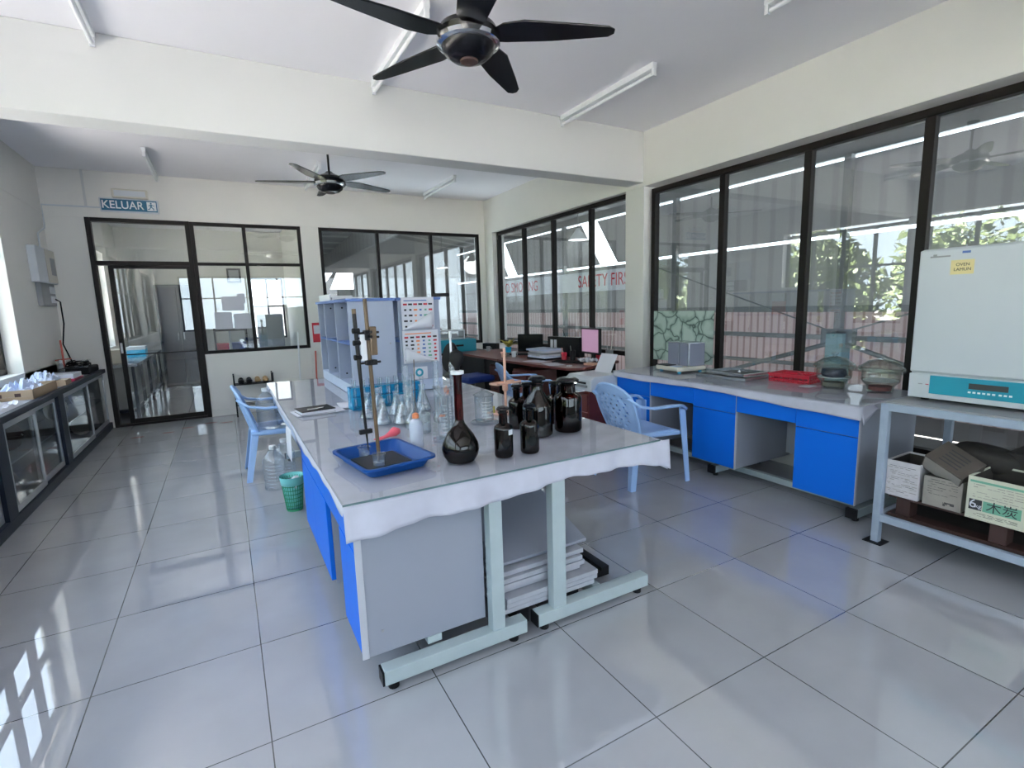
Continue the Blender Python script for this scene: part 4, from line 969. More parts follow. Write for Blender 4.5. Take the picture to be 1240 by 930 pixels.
MB().lathe([(.055, .056), (.055, .07), (.001, .072)], (.06, 0, 0), 24).build('pan', 'chrome', t)
for k, (x, y, z, rz, lab, sz) in enumerate(((3.80, 2.92, ZW, .05, 'flat steel tray on the wall bench, the lower of two', (.17, .24)), (3.83, 2.90, ZW+.029, -.06, 'flat steel tray stacked on top of the other', (.15, .20)))):
    t = thing('steel_tray', lab, 'tray', (x, y, z), rz)
    a, c_ = sz
    MB().box((-a, -c_, 0), (a, c_, .004)).box((-a, -c_, .004), (-a+.006, c_, .026)).box((a-.006, -c_, .004), (a, c_, .026)).box((-a, -c_, .004), (a, -c_+.006, .026)).box((-a, c_-.006, .004), (a, c_, .026)).build('pan', 'steel_lid', t, bevel=.002)
    MB().box((-a*.7, -c_*.7, .005), (a*.6, c_*.6, .012)).build('contents', 'black', t)
MBx = MB().lathe([(.001, .0), (.012, 0), (.010, .012), (.001, .02)], (3.84, 2.88, ZW+.042), 12).build('knob_cap', 'white_plastic'); tag(MBx, 'small white cap lying in the upper steel tray', 'cap')
t = thing('red_basket', 'red rectangular plastic basket on the wall bench beside the desiccators', 'basket', (3.98, 2.46, ZW), math.radians(4))
b = MB(); A, B_ = .115, .155
b.box((-A, -B_, 0), (A, B_, .005))
for s_ in (-1, 1):
    for k in range(9): y = -B_+k*2*B_/8; b.box((s_*A-.003, y-.004, 0), (s_*A+.003, y+.004, .06))
    for k in range(7): x = -A+k*2*A/6; b.box((x-.004, s_*B_-.003, 0), (x+.004, s_*B_+.003, .06))
for z in (.012, .04):
    for s_ in (-1, 1): b.box((s_*A-.003, -B_, z), (s_*A+.003, B_, z+.012)).box((-A, s_*B_-.003, z), (A, s_*B_+.003, z+.012))
b.box((-A-.01, -B_-.01, .055), (A+.01, -B_+.004, .066)).box((-A-.01, B_-.004, .055), (A+.01, B_+.01, .066)).box((-A-.01, -B_, .055), (-A+.004, B_, .066)).box((A-.004, -B_, .055), (A+.01, B_, .066))
b.build('mesh_body', 'red', t)
MB().tube([(-.08, -.1, .05), (.02, 0, .07), (.07, .1, .06)], .012, 8).tube([(.05, -.1, .05), (-.05, .08, .065)], .012, 8).build('handle', 'red', t)
def desic(x, y, lab, full, m2):
    t = thing('desiccator', lab, 'desiccator', (x, y, ZW))
    MB().lathe([(.055, .0), (.075, .004), (.078, .03), (.085, .045), (.108, .07), (.113, .085), (.113, .145), (.134, .150), (.134, .158)], n=40, cap=False).build('bowl', 'desic_glass', t, solid=.005)
    MB().lathe([(.134, .159), (.134, .166), (.118, .180), (.075, .212), (.03, .225), (.014, .228)], n=40, cap=False).build('lid', 'desic_glass', t, solid=.005)
    MB().lathe([(.013, .226), (.013, .238), (.022, .246), (.022, .256), (.001, .260)], n=20).build('knob', 'labglass', t)
    MB().lathe([(.001, .012), (.068, .010), (.070, .038), (.001, .040)], n=28).build('beads', m2, t)
    MB().lathe([(.001, .074), (.104, .074), (.104, .080), (.001, .080)], n=32).build('perforated_plate', 'white_metal', t)
    if full: MB().lathe([(.075, .081), (.085, .10), (.08, .135), (.001, .14)], n=14).build('contents', 'desiccant', t)
    for s_ in (-1, 1): MB().lathe([(.014, 0), (.018, .012), (.014, .02)], (0, 0, 0), 14, Matrix.Translation((.0, s_*.13, .155)) @ Matrix.Rotation(-s_*P2, 4, 'X')).build('side_lug', 'desic_glass', t)
desic(3.92, 2.135, 'glass desiccator with dark contents, the left of the two on the wall bench', True, 'grey_card')
desic(3.97, 1.845, 'clear glass desiccator with reddish beads, the one nearest the white oven', False, 'beads')
o = MB().box((0, 0, 0), (.10, .08, .003)).build('paper_slip', 'paper', loc=(3.76, 2.22, ZW)); tag(o, 'small white paper slip left of the desiccators', 'paper')
o = MB().box((4.262, 3.51, .80), (4.266, 4.33, 1.345)).build('window_film', 'stone_print'); tag(o, 'pale green stone pattern film on the lower window pane behind the balance', 'window film')

# ================================================================== OVEN RACK
R = thing('steel_rack', 'grey angle iron rack carrying the oven at the right edge', 'rack', (0, 0, 0))
RX0, RX1, RY0, RY1 = 3.255, 4.12, .35, 1.50
for x in (RX0, RX1-.04):
    for y in (RY0, RY1-.04):
        o = MB().box((x, y, 0), (x+.04, y+.04, .84)).build('post', 'rack_steel', R, bevel=.002)
        MB().box((x-.03, y-.03, 0), (x+.07, y+.07, .004)).build('foot_plate', 'black', o)
for z in (.80, .135):
    MB().box((RX0+.002, RY0+.04, z), (RX0+.034, RY1-.04, z+.042)).box((RX1-.034, RY0+.04, z), (RX1-.002, RY1-.04, z+.042)).box((RX0+.04, RY1-.036, z), (RX1-.04, RY1-.004, z+.042)).box((RX0+.04, RY0+.004, z), (RX1-.04, RY0+.036, z+.042)).build('rail', 'rack_steel', R, bevel=.002)
MB().box((RX0+.02, RY0+.02, .842), (RX1-.02, RY1-.02, .850)).build('top_sheet', 'grey_plastic', R)
MB().box((RX0+.034, RY0+.036, .160), (RX1-.034, RY1-.036, .168)).build('bottom_sheet', 'dark_card', R)
o = thing('oven', 'large white laboratory oven with a teal control panel on the rack', 'oven', (3.45, 1.03, .852))
OY = .42
MB().box((0, -OY, .015), (.60, OY, .845)).build('body', 'oven', o, bevel=.012)
MB().box((-.025, -OY+.004, .165), (0, OY-.004, .838)).build('door', 'oven', o, bevel=.008)
MB().box((-.02, -OY+.002, .018), (0, OY-.002, .155)).build('lower_panel', 'oven', o, bevel=.004)
cp = MB().box((-.024, -OY+.0, .048), (-.020, OY-.105, .150)).build('control_panel', 'teal', o)
b = MB().box((-.026, -.02, .095), (-.024, .14, .125)); b.build('display', 'dark_room', cp)
for k in range(9): MB().box((-.0265, .135-.02*k-.006-(0 if k < 6 else .006), .073), (-.024, .135-.02*k+.006-(0 if k < 6 else .006), .082)).build('button', 'white_paint', cp)
MB().lathe([(.018, 0), (.018, .002)], (0, 0, 0), 20, Matrix.Translation((-.024, -.115, .095)) @ Matrix.Rotation(-P2, 4, 'Y')).build('dial', 'cyan', cp)
MB().lathe([(.009, 0), (.008, .01)], (0, 0, 0), 16, Matrix.Translation((-.025, -.115, .095)) @ Matrix.Rotation(-P2, 4, 'Y')).build('knob', 'black', cp)
b = MB()
for x in (.05, .55):
    for y in (-OY+.06, OY-.06): b.lathe([(.02, 0), (.02, .016)], (x, y, 0), 12)
b.build('foot', 'black', o)
MB().box((-.0262, .245-.075, .700), (-.025, .245+.005+.02, .775)).build('note', 'paper_yellow', o)
text('OVEN', .022, 'handwriting', 'ink', o, facing((-.0268, .218, .75), (-1, 0, 0)), depth=.0003); text('LAMUN', .022, 'handwriting', 'ink', o, facing((-.0268, .218, .725), (-1, 0, 0)), depth=.0003)
MB().box((-.0262, .275, .795), (-.025, .365, .803)).box((-.0262, .335, .803), (-.025, .352, .812)).build('maker_mark', 'grey_plastic', o)
MB().box((-.0262, .19, .808), (-.025, .225, .820)).build('maker_mark', 'shelf_blue', o)
MB().box((-.0222, .35, .095), (-.020, .37, .10)).build('indicator', 'grey_plastic', o)
MB().box((-.0222, OY-.10, .095), (-.020, OY-.085, .099)).build('indicator', 'sticker_red', o)
o = MB().box((-.002, -.06, 0), (.09, .06, .006)).build('flat_bar', 'black', loc=(3.56, 1.36, .852+.8455)); tag(o, 'thin black strip lying on top of the oven', 'strip')
# pallet
pl = thing('wooden_pallet', 'dark wooden pallet carrying the charcoal boxes on the rack shelf', 'pallet', (3.32, .42, .168))
for y in (.02, .50, .92):
    for x in (0, .62): MB().box((x, y, .018), (x+.09, y+.07, .115)).build('block', 'dark_wood', pl, bevel=.003)
for x in (0, .35, .62): MB().box((x, 0, 0), (x+.09, 1.03, .016)).build('bottom_slat', 'dark_wood', pl)
for x in (0, .18, .36, .54): MB().box((x, 0, .115), (x+.13, 1.03, .130)).build('top_slat', 'dark_wood', pl)
ZP = .3
def openbox(name, lab, loc, sz, rz, m, inner='dark_card', mtx=None, prints=()):
    t = thing(name, lab, 'box', loc, rz)
    if mtx is not None: t.matrix_world = mtx
    x, y, z = sz; w_ = .006
    MB().box((0, 0, 0), (x, y, w_)).box((0, 0, w_), (w_, y, z)).box((x-w_, 0, w_), (x, y, z)).box((w_, 0, w_), (x-w_, w_, z)).box((w_, y-w_, w_), (x-w_, y, z)).build('carton', m, t, bevel=.002)
    MB().box((w_, w_, w_), (x-w_, y-w_, w_+.002)).box((x-w_-.002, w_, w_), (x-w_, y-w_, z-.01)).box((w_, y-w_-.002, w_), (x-w_, y-w_, z-.01)).build('lining', inner, t)
    return t
def lines(t, x, y0, y1, z0, z1, n, m='ink', w_=.003):
    b = MB()
    for k in range(n):
        z = z0+(z1-z0)*k/max(1, n-1); y = y0
        while y < y1:
            l = random.uniform(.01, .045); 
            if random.random() < .75: b.box((x-.0008, y, z-w_*random.uniform(.2, .6)), (x, min(y+l, y1), z+w_*random.uniform(.2, .6)))
            y += l+random.uniform(.003, .012)
    b.build('printed_lines', m, t)
t = openbox('charcoal_box', 'open box with weathered white printed front at the left of the rack', (3.30, 1.300, ZP), (.26, .165, .21), 0, 'white_card')
lines(t, -.0005, .008, .157, .02, .17, 9, 'grey_card'); lines(t, -.001, .02, .15, .03, .18, 5, 'ink', .002)
t = thing('charcoal_box', 'closed grey printed box second from the left on the rack', 'box', (3.30, 1.105, ZP), 0)
MB().box((0, 0, 0), (.26, .175, .165)).build('carton', 'grey_card', t, bevel=.003); lines(t, -.0005, .02, .155, .07, .15, 7, 'ink', .002); lines(t, -.0005, .03, .08, .02, .035, 3, 'ink', .006); MB().box((.0, .004, .165), (.255, .171, .167)).build('lid_flap', 'dark_card', t)
t = openbox('charcoal_box', 'cream and green box marked 6kg at the right of the rack', (3.275, .845, ZP), (.30, .235, .225), 0, 'cream_card')
MB().box((-.001, .17, .050), (0, .222, .105)).build('black_square', 'ink', t)
text('6', .062, 'lettering', 'paper', t, facing((-.0016, .206, .080), (-1, 0, 0)), depth=.0003); text('kg', .030, 'lettering', 'paper', t, facing((-.0016, .184, .072), (-1, 0, 0)), depth=.0003)
MB().box((-.001, .02, .050), (0, .166, .105)).build('green_band', 'mint' if 0 else 'green_ink', t)
text('木炭', .062, 'lettering', 'ink', t, facing((-.0016, .092, .078), (-1, 0, 0)), depth=.0003)
MB().box((-.001, .01, .195), (0, .225, .206)).build('green_stripe', 'green_ink', t)
lines(t, -.0005, .012, .21, .12, .185, 6, 'grey_card'); lines(t, -.0005, .03, .20, .022, .035, 3, 'ink', .002)
t = openbox('charcoal_box', 'open dark box standing behind the cream box on the rack', (3.60, .62, ZP), (.28, .42, .30), 0, 'dark_card')
mt = Matrix.Translation((3.34, 1.315, .495)) @ Matrix.Rotation(math.radians(-6), 4, 'Z') @ Matrix.Rotation(math.radians(26), 4, 'X') @ Matrix.Rotation(math.radians(-28), 4, 'Y')
t = thing('charcoal_box', 'brown printed box tilted on top of the front row', 'box'); t.matrix_world = mt
MB().box((0, -.20, 0), (.16, 0, .11)).build('carton', 'brown_card', t, bevel=.003)
b = MB()
for k in range(5): b.box((.03+.022*k, -.15, .110), (.036+.022*k, -.05, .1108))
b.build('printed_lines', 'ink', t); MB().box((-.0008, -.195, .01), (0, -.005, .10)).build('pale_side', 'grey_card', t)
mt = Matrix.Translation((3.62, 1.12, .545)) @ Matrix.Rotation(math.radians(20), 4, 'Z') @ Matrix.Rotation(math.radians(10), 4, 'X')
t = thing('charcoal_bag', 'soft dark crumpled bag lying on top at the back of the boxes', 'bag'); t.matrix_world = mt
mb = MB().sphere((0, 0, 0), .13, 20, 12, (.9, 1.25, .62)); mb.v = [(max(-.105, min(.105, a))*random.uniform(.97, 1.03), b_, max(-.07, min(.065, c_))) for a, b_, c_ in mb.v]; mb.build('bag_body', 'dark_card', t); MB().tube([(.0, -.14, .03), (.03, -.17, .05), (.05, -.15, .06)], .018, 8).build('knot', 'dark_card', t)
t = thing('charcoal_box', 'dark box supporting the crumpled bag behind the front row', 'box', (3.60, 1.06, ZP)); MB().box((0, 0, 0), (.26, .26, .185)).build('carton', 'dark_card', t, bevel=.004); MB().box((0, .1, .185), (.26, .14, .187)).build('tape', 'brown_card', t)

# ================================================================== LEFT DISPLAY COUNTER
C = thing('display_counter', 'long low counter with sliding glass doors along the left wall', 'counter', (0, 0, 0))
CX0, CX1, CY0, CY1 = -1.78, -1.42, .8, 8.40
MB().box((CX1-.05, CY0, .745), (CX1+.005, CY1, .795)).build('front_rail', 'navy_frame', C, bevel=.006)
MB().box((CX1-.05, CY0, .0), (CX1, CY1, .085)).build('base_rail', 'navy_frame', C, bevel=.004)
MB().box((CX0, CY0, .745), (CX1-.05, CY1, .785)).build('worktop', 'laminate', C)
MB().box((CX0, CY0, .06), (CX1-.05, CY1, .085)).build('bottom_board', 'navy_frame', C)
MB().box((CX0, CY0, .085), (CX0+.015, CY1, .745)).build('back_panel', 'dark_room', C)
units = [(.85, 2.75), (2.9, 4.62), (4.80, 6.18), (6.36, 8.38)]
for k, (y0, y1) in enumerate(units):
    if k < 3: MB().box((CX1-.045, y1, .085), (CX1, units[k+1][0], .745)).build('post', 'navy_frame', C, bevel=.003)
    ym = (y0+y1)/2
    for j, (a, b_, dx) in enumerate(((y0, ym+.03, -.012), (ym-.03, y1, -.034))):
        f = MB(); x0 = CX1+dx-.008; x1 = CX1+dx+.008
        f.box((x0, a, .09), (x1, a+.035, .74)).box((x0, b_-.035, .09), (x1, b_, .74)).box((x0, a+.035, .70), (x1, b_-.035, .74)).box((x0, a+.035, .09), (x1, b_-.035, .135))
        o = f.build('sliding_door', 'alu', C, bevel=.002)
        MB().box((CX1+dx-.002, a+.035, .135), (CX1+dx+.002, b_-.035, .70)).build('pane', 'pane', o)
MB().box((CX0+.015, CY0, .40), (CX1-.06, CY1, .412)).build('inner_shelf', 'grey_plastic', C)
# things in the counter
for k, (x, y, z, m, lab) in enumerate(((-1.62, 7.9, .412, 'crumpled', 'pale violet bundle behind the last sliding door of the counter'), (-1.6, 7.7, .085, 'cream', 'cream bundle on the floor of the last counter section'), (-1.62, 6.9, .412, 'cream', 'cream bundle seen through the third pair of doors'), (-1.62, 5.5, .412, 'dark_wood', 'dark brown bundle on the shelf behind the middle doors'), (-1.6, 5.2, .085, 'dark_wood', 'dark brown box on the bottom of the counter behind the middle doors'))):
    t = thing('stored_bundle', lab, 'bundle', (x, y, z)); mb = MB().sphere((0, 0, .12), .14, 14, 8, (.7, 1.1, .85)); mb.v = [(a*random.uniform(.93, 1.07), b_*random.uniform(.95, 1.05), max(0.0, c_)) for a, b_, c_ in mb.v]; mb.build('wrap', m, t); MB().tube([(-.1, 0, .12), (0, 0, .245), (.1, 0, .12)], .006, 6).build('tie', 'white_plastic', t)
# things on the counter
ZK = .786
t = thing('cardboard_tray', 'long open cardboard tray filled with plastic film on the left counter', 'tray', (-1.62, 6.12, ZK), 0)
MB().box((-.16, -.36, 0), (.14, .36, .006)).box((-.16, -.36, .006), (-.154, .36, .085)).box((.134, -.36, .006), (.14, .36, .085)).box((-.16, -.36, .006), (.14, -.354, .085)).box((-.16, .354, .006), (.14, .36, .085)).build('carton', 'cardboard', t, bevel=.002)
MB().box((-.10, -.3605, .03), (-.06, -.36, .06)).box((.02, -.3605, .03), (.06, -.36, .06)).build('hand_hole', 'dark_wood', t)
def crumple(x, y, z, sx_, sy2, sz, m, lab, name='plastic_film', n=12):
    random.seed(int(x*100+y*37)); mb = MB()
    mb.grid(lambda u, v: ((u-.5)*sx_, (v-.5)*sy2, sz*random.random()*(math.sin(math.pi*u)*math.sin(math.pi*v))**.4+.002), n, n, False)
    o = mb.build(name, m, loc=(x, y, z), solid=.001); return tag(o, lab, 'film')
crumple(-1.63, 6.08, ZK+.03, .26, .64, .14, 'crumpled', 'crumpled pale plastic film heaped in the cardboard tray')
crumple(-1.60, 5.2, ZK+.003, .28, .8, .06, 'paper', 'pale rumpled sheets lying on the near part of the left counter', 'rumpled_sheets')
crumple(-1.64, 6.75, ZK+.03+.03, .22, .3, .12, 'crumpled', 'bluish plastic film heap nearest the window reveal')
t = thing('carton', 'small cardboard carton beside the tray on the left counter', 'box', (-1.53, 6.75, ZK)); MB().box((-.10, -.10, 0), (.08, .12, .06)).build('body', 'cardboard', t, bevel=.003); MB().box((-.10, -.01, .06), (.08, .02, .0615)).build('tape', 'cream', t)
o = MB().box((-.13, -.2, 0), (.12, .2, .03)).build('maroon_book', 'bag_pink', loc=(-1.58, 7.25, ZK), bevel=.003); tag(o, 'maroon folder lying under the papers on the left counter', 'folder')
o = MB().box((-.12, -.18, 0), (.12, .18, .05)).build('paper_stack', 'paper', loc=(-1.59, 7.25, ZK+.031), bevel=.003); tag(o, 'stack of white papers on the maroon folder', 'paper')
t = thing('hot_plate', 'dark appliance with a tangle of cables at the far end of the left counter', 'hot plate', (-1.60, 8.0, ZK))
MB().box((-.15, -.25, .01), (.15, .25, .09)).build('body', 'rubber', t, bevel=.015)
MB().lathe([(.11, .09), (.11, .10), (.001, .101)], (0, -.08, 0), 24).build('plate', 'steel_lid', t)
b = MB()
for k in range(5): b.tube([(.12*math.cos(a*.55+k)*(1-.05*k), .20*math.sin(a*.55+k)*(1-.1*k), .105+.012*k+.01*math.sin(a*2+k)) for a in range(11)], .0065, 6)
b.build('cable_tangle', 'rubber', t)
MB().box((-.03, .02, .15), (.10, .14, .165)).build('metal_clip', 'chrome', t, bevel=.004)
t = wash_bottle(-1.70, 7.72, ZK, .20, 'small clear bottle with pale cap in the corner of the left counter', 'pet', .032)
t = thing('wall_tap', 'dark red metal pipe support in the corner above the left counter', 'pipe', (-1.72, 7.95, ZK+.09)); MB().cyl((0, 0, 0), (0, 0, .33), .010).build('pipe', 'wood_handle', t); MB().cyl((-.05, -.1, .10), (.05, .1, .10), .008).build('crossbar', 'wood_handle', t)

# ================================================================== DESK AREA
D = thing('office_desk', 'maroon topped office desk along the far right window', 'desk', (0, 0, 0))
MB().prism([(3.42, 4.44+.06), (4.14, 4.78), (4.20, 6.0), (3.12, 6.0), (3.18, 5.1), (3.24, 4.62)], .725, .755).build('desktop', 'maroon', D, bevel=.004)
MB().box((3.38, 4.62, 0), (3.42, 4.66, .725)).box((3.20, 5.94, 0), (3.24, 5.98, .725)).box((4.10, 4.84, 0), (4.14, 4.88, .725)).box((4.10, 5.94, 0), (4.14, 5.98, .725)).build('leg', 'black', D)
MB().box((3.95, 4.9, .2), (3.97, 5.94, .725)).build('modesty_panel', 'black', D)
MB().box((3.45, 4.72, .60), (3.55, 4.74, .725)).build('bracket', 'black', D)
D2 = thing('side_desk', 'maroon desk with black panels between the first desk and the corner', 'desk', (0, 0, 0))
MB().box((3.12, 6.02, .725), (4.18, 7.45, .755)).build('desktop', 'maroon', D2, bevel=.004)
MB().box((3.16, 6.04, 0), (4.14, 6.07, .725)).box((3.16, 7.38, 0), (4.14, 7.41, .725)).box((3.18, 6.55, .05), (3.21, 7.38, .725)).build('side_panel', 'black', D2)
for k, (x, y, z, lab) in enumerate(((3.45, 5.62, 0, 'maroon drawer pedestal under the desk behind the armchair'), (3.45, 6.28, 0, 'maroon drawer pedestal under the side desk'), (3.25, 4.12, 0, 'maroon drawer pedestal carrying the printer'))):
    h_ = .60 if k == 2 else .64
    t = thing('drawer_pedestal', lab, 'drawer unit', (x, y, z))
    MB().box((-.21, -.17, .02), (.23, .19, h_)).build('body', 'maroon', t, bevel=.004)
    for j in range(3):
        dz = (h_-.06)/3; dr = MB().box((-.228, -.165, .04+j*dz), (-.21, .185, .03+(j+1)*dz)).build('drawer', 'maroon', t, bevel=.003); MB().box((-.235, -.04, .06+j*dz+.05), (-.228, .06, .07+j*dz+.05)).build('handle', 'black', dr)
t = thing('printer', 'white inkjet printer on the maroon pedestal at the end of the wall bench', 'printer', (3.24, 4.13, .60), math.radians(3))
MB().prism([(-.21, .0), (.19, .0), (.19, .145), (-.16, .145), (-.21, .11)], -.20, .20, Matrix.Rotation(P2, 4, 'X')).build('body', 'oven', t, bevel=.01)
MB().box((-.235, -.15, .04), (-.20, .15, .06)).build('output_tray', 'grey_plastic', t)
MB().box((-.213, -.13, .07), (-.205, .13, .09)).build('paper_slot', 'black', t)
MB().add([(.12, -.12, .145), (.12, .12, .145), (.22, .12, .33), (.22, -.12, .33)], [(0, 1, 2, 3)]).build('paper_feed_sheet', 'paper', t, solid=.003)
MB().box((-.30, -.12, .0), (-.215, .12, .012)).build('printed_sheet', 'paper', t)
t = thing('speaker', 'small dark speaker standing behind the printer paper', 'speaker', (3.72, 4.16, .72)) if 0 else None
ZD = .755
t = thing('computer_monitor', 'black framed monitor with a lilac screen on the maroon desk', 'monitor', (3.80, 4.86, ZD), math.radians(-52+180-180))
m0 = t
t.rotation_euler[2] = 0
# screen facing direction
fa = math.radians(176)
t.rotation_euler[2] = fa
MB().box((0, -.19, .10), (.035, .19, .41)).build('case', 'black', t, bevel=.006)
MB().box((.035, -.170, .125), (.037, .170, .392)).build('screen', 'screen', t)
MB().box((-.03, -.03, .015), (0, .03, .25)).build('neck', 'black', t, bevel=.004)
MB().lathe([(.11, 0), (.11, .008), (.03, .018)], (-.01, 0, 0), 28).build('base', 'black', t)
def slab(name, x, y, z, a, b_, h_, rz, m, lab, cat, bevel=.001):
    o = MB().box((-a, -b_, 0), (a, b_, h_)).build(name, m, loc=(x, y, z), bevel=bevel); o.rotation_euler[2] = rz; return tag(o, lab, cat)
t = thing('keyboard', 'black keyboard in front of the monitor', 'keyboard', (3.58, 5.02, ZD), .45); MB().box((-.07, -.21, 0), (.07, .21, .018)).build('case', 'black', t, bevel=.004)
b = MB()
for i in range(5):
    for j in range(14): b.box((-.058+i*.024, -.19+j*.027, .018), (-.040+i*.024, -.17+j*.027, .023))
b.build('keys', 'rubber', t)
slab('paper_sheet', 3.34, 5.02, ZD, .10, .15, .003, -.25, 'paper', 'white sheet on the desk edge nearest the armchair', 'paper')
slab('paper_sheet', 3.36, 5.42, ZD, .10, .15, .004, .2, 'paper', 'white sheet on the desk beside the document pile', 'paper')
slab('eraser', 3.36, 4.72, ZD, .03, .02, .015, .3, 'white_plastic', 'small white block on the desk front edge', 'eraser', .004)
slab('pink_notes', 3.62, 4.66, ZD, .05, .07, .025, .2, 'wood_pink', 'pale pink note pad in front of the monitor base', 'note pad', .004)
for k in range(6):
    slab('document_file', 3.62+random.uniform(-.02, .02), 5.62+random.uniform(-.02, .02), ZD+.0005+k*.0225, .15, .19, .021, random.uniform(-.2, .2), ['black', 'crumpled', 'paper', 'grey_plastic', 'paper', 'crumpled'][k], ['black file at the bottom of the document pile', 'bluish file second from the bottom of the document pile', 'white papers in the lower half of the document pile', 'grey file in the upper half of the document pile', 'white papers second from the top of the document pile', 'bluish papers topmost on the document pile'][k], 'documents')
t = thing('laptop', 'open black laptop seen from behind on the side desk', 'laptop', (3.72, 6.30, ZD), math.radians(215))
MB().box((-.12, -.19, 0), (.13, .19, .02)).build('base', 'black', t, bevel=.004)
MB().box((-.19, -.20, .02), (-.175, .20, .28)).build('lid', 'black_gloss', t, bevel=.004)
MB().lathe([(.016, 0), (.016, .001)], (0, 0, 0), 14, Matrix.Translation((-.191, .0, .16)) @ Matrix.Rotation(P2, 4, 'Y')).build('badge', 'cream', t)
t = thing('desk_box', 'black document box with white labels standing behind the files', 'box file', (4.0, 5.70, ZD), math.radians(10)); MB().box((-.05, -.30, 0), (.05, .30, .26)).build('case', 'black', t, bevel=.004); MB().box((-.052, .12, .05), (-.05, .17, .22)).box((-.052, .19, .05), (-.05, .24, .22)).build('label_strips', 'paper', t)
def cup(x, y, lab, m, m2, h_=.10, r=.035, sticks=3):
    t = thing('pen_cup', lab, 'pen cup', (x, y, ZD)); MB().lathe([(.001, .003), (r*.9, .002), (r, h_)], n=20, cap=False).build('cup', m, t, solid=.003)
    for k in range(sticks): a = k*2.1; MB().cyl((.01*math.cos(a), .01*math.sin(a), .005), (.03*math.cos(a), .03*math.sin(a), h_+.06), .004, n=6).build('pen', m2 if k % 2 else 'black', t)
cup(3.68, 5.28, 'red pen holder with pens on the desk left of the monitor', 'red', 'orange')
cup(3.77, 5.22, 'dark pen holder with long rod beside the red one', 'black', 'grey_plastic', .12)
o = MB().cyl((3.80, 5.24, ZD+.02), (3.86, 5.56, ZD+.36), .004, n=6).build('pointer_rod', 'black'); tag(o, 'long thin black rod slanting out of the dark pen holder', 'rod')
cup(4.04, 4.84, 'grey pen holder with a long pale stick at the desk end', 'grey_plastic', 'grey_plastic', .13, .045, 2)
o = MB().cyl((4.05, 4.84, ZD+.02), (4.07, 4.80, ZD+.40), .005, n=6).build('pale_stick', 'cream'); tag(o, 'long pale stick standing in the grey pen holder', 'stick')
t = thing('pink_pouch', 'dark pink pouch on the desk right of the monitor', 'pouch', (3.93, 4.90, ZD+.001), .3); mb = MB().sphere((0, 0, .05), .07, 14, 8, (.7, 1.15, .75)); mb.v = [(a, b_, max(0, c_)) for a, b_, c_ in mb.v]; mb.build('pouch_body', 'red', t); MB().tube([(-.03, -.06, .09), (0, 0, .104), (.03, .06, .09)], .004, 6).build('zip', 'bag_pink', t)
t = thing('tissue_papers', 'crumpled white paper pile below the monitor', 'paper', (3.70, 4.83, ZD)); MB().grid(lambda u, v: ((u-.5)*.16, (v-.5)*.2, .01+.05*abs(math.sin(7*u+5*v))), 8, 8, False).build('sheets', 'paper', t, solid=.002)
t = thing('potted_plant', 'small yellow green plant in a blue pot at the far end of the desks', 'plant', (3.72, 6.80, ZD)); MB().lathe([(.001, 0), (.04, 0), (.05, .08), (.045, .08)], n=18).build('pot', 'cyan', t)
b = MB()
for k in range(26):
    a = random.uniform(0, 6.28); l = random.uniform(.10, .26); e = random.uniform(.3, 1.1); p0 = Vector((0, 0, .07)); p1 = Vector((l*math.cos(a)*math.cos(e), l*math.sin(a)*math.cos(e)*1.4, .07+l*math.sin(e)*.7)); d_ = Vector((-math.sin(a), math.cos(a), 0))*.022; mid = (p0+p1)/2+Vector((0, 0, .03)); b.add([p0, mid+d_, p1, mid-d_], [(0, 1, 2, 3)])
b.build('leaves', 'leaf_yellow', t, solid=.001)
for k, (x, y, m, lab) in enumerate(((3.30, 6.18, 'wood_pink', 'pale pink cup on the side desk front'), (3.42, 6.10, 'white_plastic', 'white cup on the side desk front'), (3.58, 7.2, 'grey_plastic', 'small grey round clock at the far end of the side desk'))):
    t = thing('cup', lab, 'cup' if k < 2 else 'clock', (x, y, ZD)); MB().lathe([(.001, .002), (.028, 0), (.035, .075), (.031, .075)], n=18).build('body', m, t); MB().tube([(.033, 0, .06), (.055, 0, .05), (.052, 0, .025), (.030, 0, .02)], .004, 6).build('handle', m, t)
# corner table with teal case
t = thing('corner_table', 'black side table in the far right corner under the window', 'table', (3.25, 7.90, 0))
MB().box((-.62, -.28, .70), (.55, .32, .73)).build('tabletop', 'black', t, bevel=.004)
for x in (-.58, .5):
    for y in (-.25, .28): MB().box((x-.018, y-.018, 0), (x+.018, y+.018, .70)).build('leg', 'black', t)
MB().box((-.55, -.2, .28), (.48, .28, .30)).build('lower_shelf', 'grey_plastic', t)
t = thing('teal_case', 'wide teal instrument case on the black corner table', 'case', (3.32, 7.86, .73)); MB().prism([(-.46, -.18), (.28, -.18), (.33, .0), (.33, .22), (-.46, .22)], 0, .20).build('case', 'teal', t, bevel=.01); MB().box((-.1, -.185, .09), (.05, -.18, .12)).build('latch', 'black', t)
t = thing('steel_instrument', 'open grey metal instrument frame standing on the teal case', 'instrument', (3.25, 7.95, .93)); MB().box((-.38, -.12, 0), (.22, .12, .02)).box((-.38, -.12, .13), (.22, .12, .15)).box((-.38, -.12, .02), (-.36, .12, .13)).box((.20, -.12, .02), (.22, .12, .13)).build('frame', 'alu', t, bevel=.003); MB().box((-.3, -.1, .03), (.1, .08, .09)).build('inner_block', 'grey_plastic', t, bevel=.003); MB().tube([(-.35, 0, .15), (-.25, 0, .30), (-.20, 0, .15)], .008, 8).build('bail', 'grey_plastic', t)
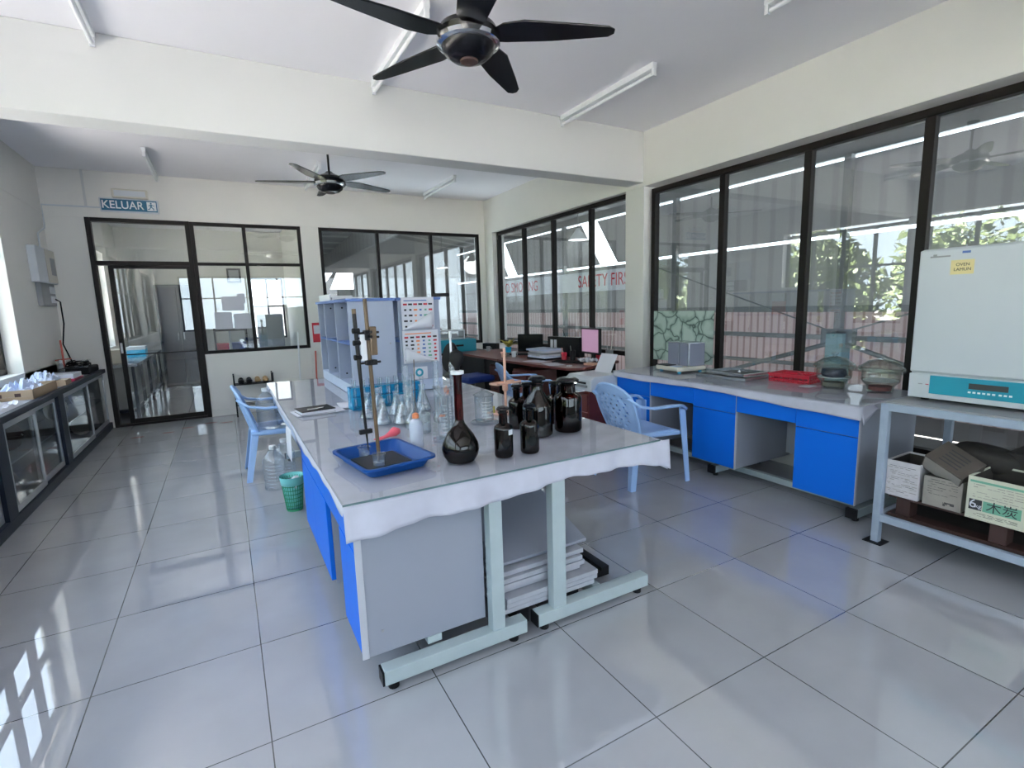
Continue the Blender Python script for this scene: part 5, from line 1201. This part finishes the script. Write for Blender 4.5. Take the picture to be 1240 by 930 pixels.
for k, (x, y) in enumerate(((3.60+.32, 7.78), (3.96, 7.60))):
    slab('box_file', x, y, .73 if k == 0 else ZD+.0, .05, .14, .10, .5, 'black' if k == 0 else 'grey_plastic', ['black ring binder lying in the far corner beside the teal case', 'grey file box in front of the corner pier'][k], 'binder', .004) if k == 0 else None
t = thing('white_sack', 'cluster of pale bags on the shelf below the teal case', 'bag', (3.0, 7.95, .301)); mb = MB().sphere((0, 0, .15), .16, 14, 9, (1.1, .7, .9)); mb.v = [(a*random.uniform(.92, 1.05), b_, max(0, c_)) for a, b_, c_ in mb.v]; mb.build('bag_body', 'paper', t); MB().cyl((0, 0, .30), (.02, 0, .37), .03, .015).build('tied_neck', 'paper', t)
# office chair
t = thing('office_chair', 'black office chair with blue seat behind the amber flask', 'chair', (2.90, 6.35, 0), math.radians(8))
MB().lathe([(.001, -.02), (.17, -.015), (.185, 0), (.17, .015), (.001, .02)], (0, 0, 0), 28, Matrix.Translation((-.34, 0, .80)) @ Matrix.Rotation(math.radians(-80), 4, 'Y') @ Matrix.Diagonal((1.1, 1, 1.6, 1))).build('backrest', 'black', t)
MB().box((-.20, -.22, .44), (.24, .22, .53)).build('seat', 'seat_blue', t, bevel=.04)
MB().tube([(-.10, 0, .44), (-.30, 0, .46), (-.36, 0, .66)], .018, 8).build('back_support', 'black', t)
MB().cyl((0, 0, .08), (0, 0, .44), .03).build('gas_column', 'black', t)
for k in range(5):
    a = k*2*math.pi/5; o = MB().tube([(0, 0, .10), (.27*math.cos(a), .27*math.sin(a), .075)], [.025, .016], 8).build('base_arm', 'black', t); MB().sphere((.27*math.cos(a), .27*math.sin(a), .03), .03, 12, 8, (1, 1, 1)).build('castor', 'rubber', o)
# crumpled cloth/bag behind left
t = thing('dark_bag', 'dark purple bag on the floor in front of the corner table', 'bag', (2.45, 7.55, 0)); mb = MB().sphere((0, 0, .22), .24, 16, 10, (.8, .7, 1)); mb.v = [(a*random.uniform(.95, 1.05), b_, max(0, c_)) for a, b_, c_ in mb.v]; mb.build('bag_body', 'dark_room', t); MB().tube([(-.08, 0, .42), (0, 0, .55), (.08, 0, .42)], .012, 8).build('handle', 'black', t)
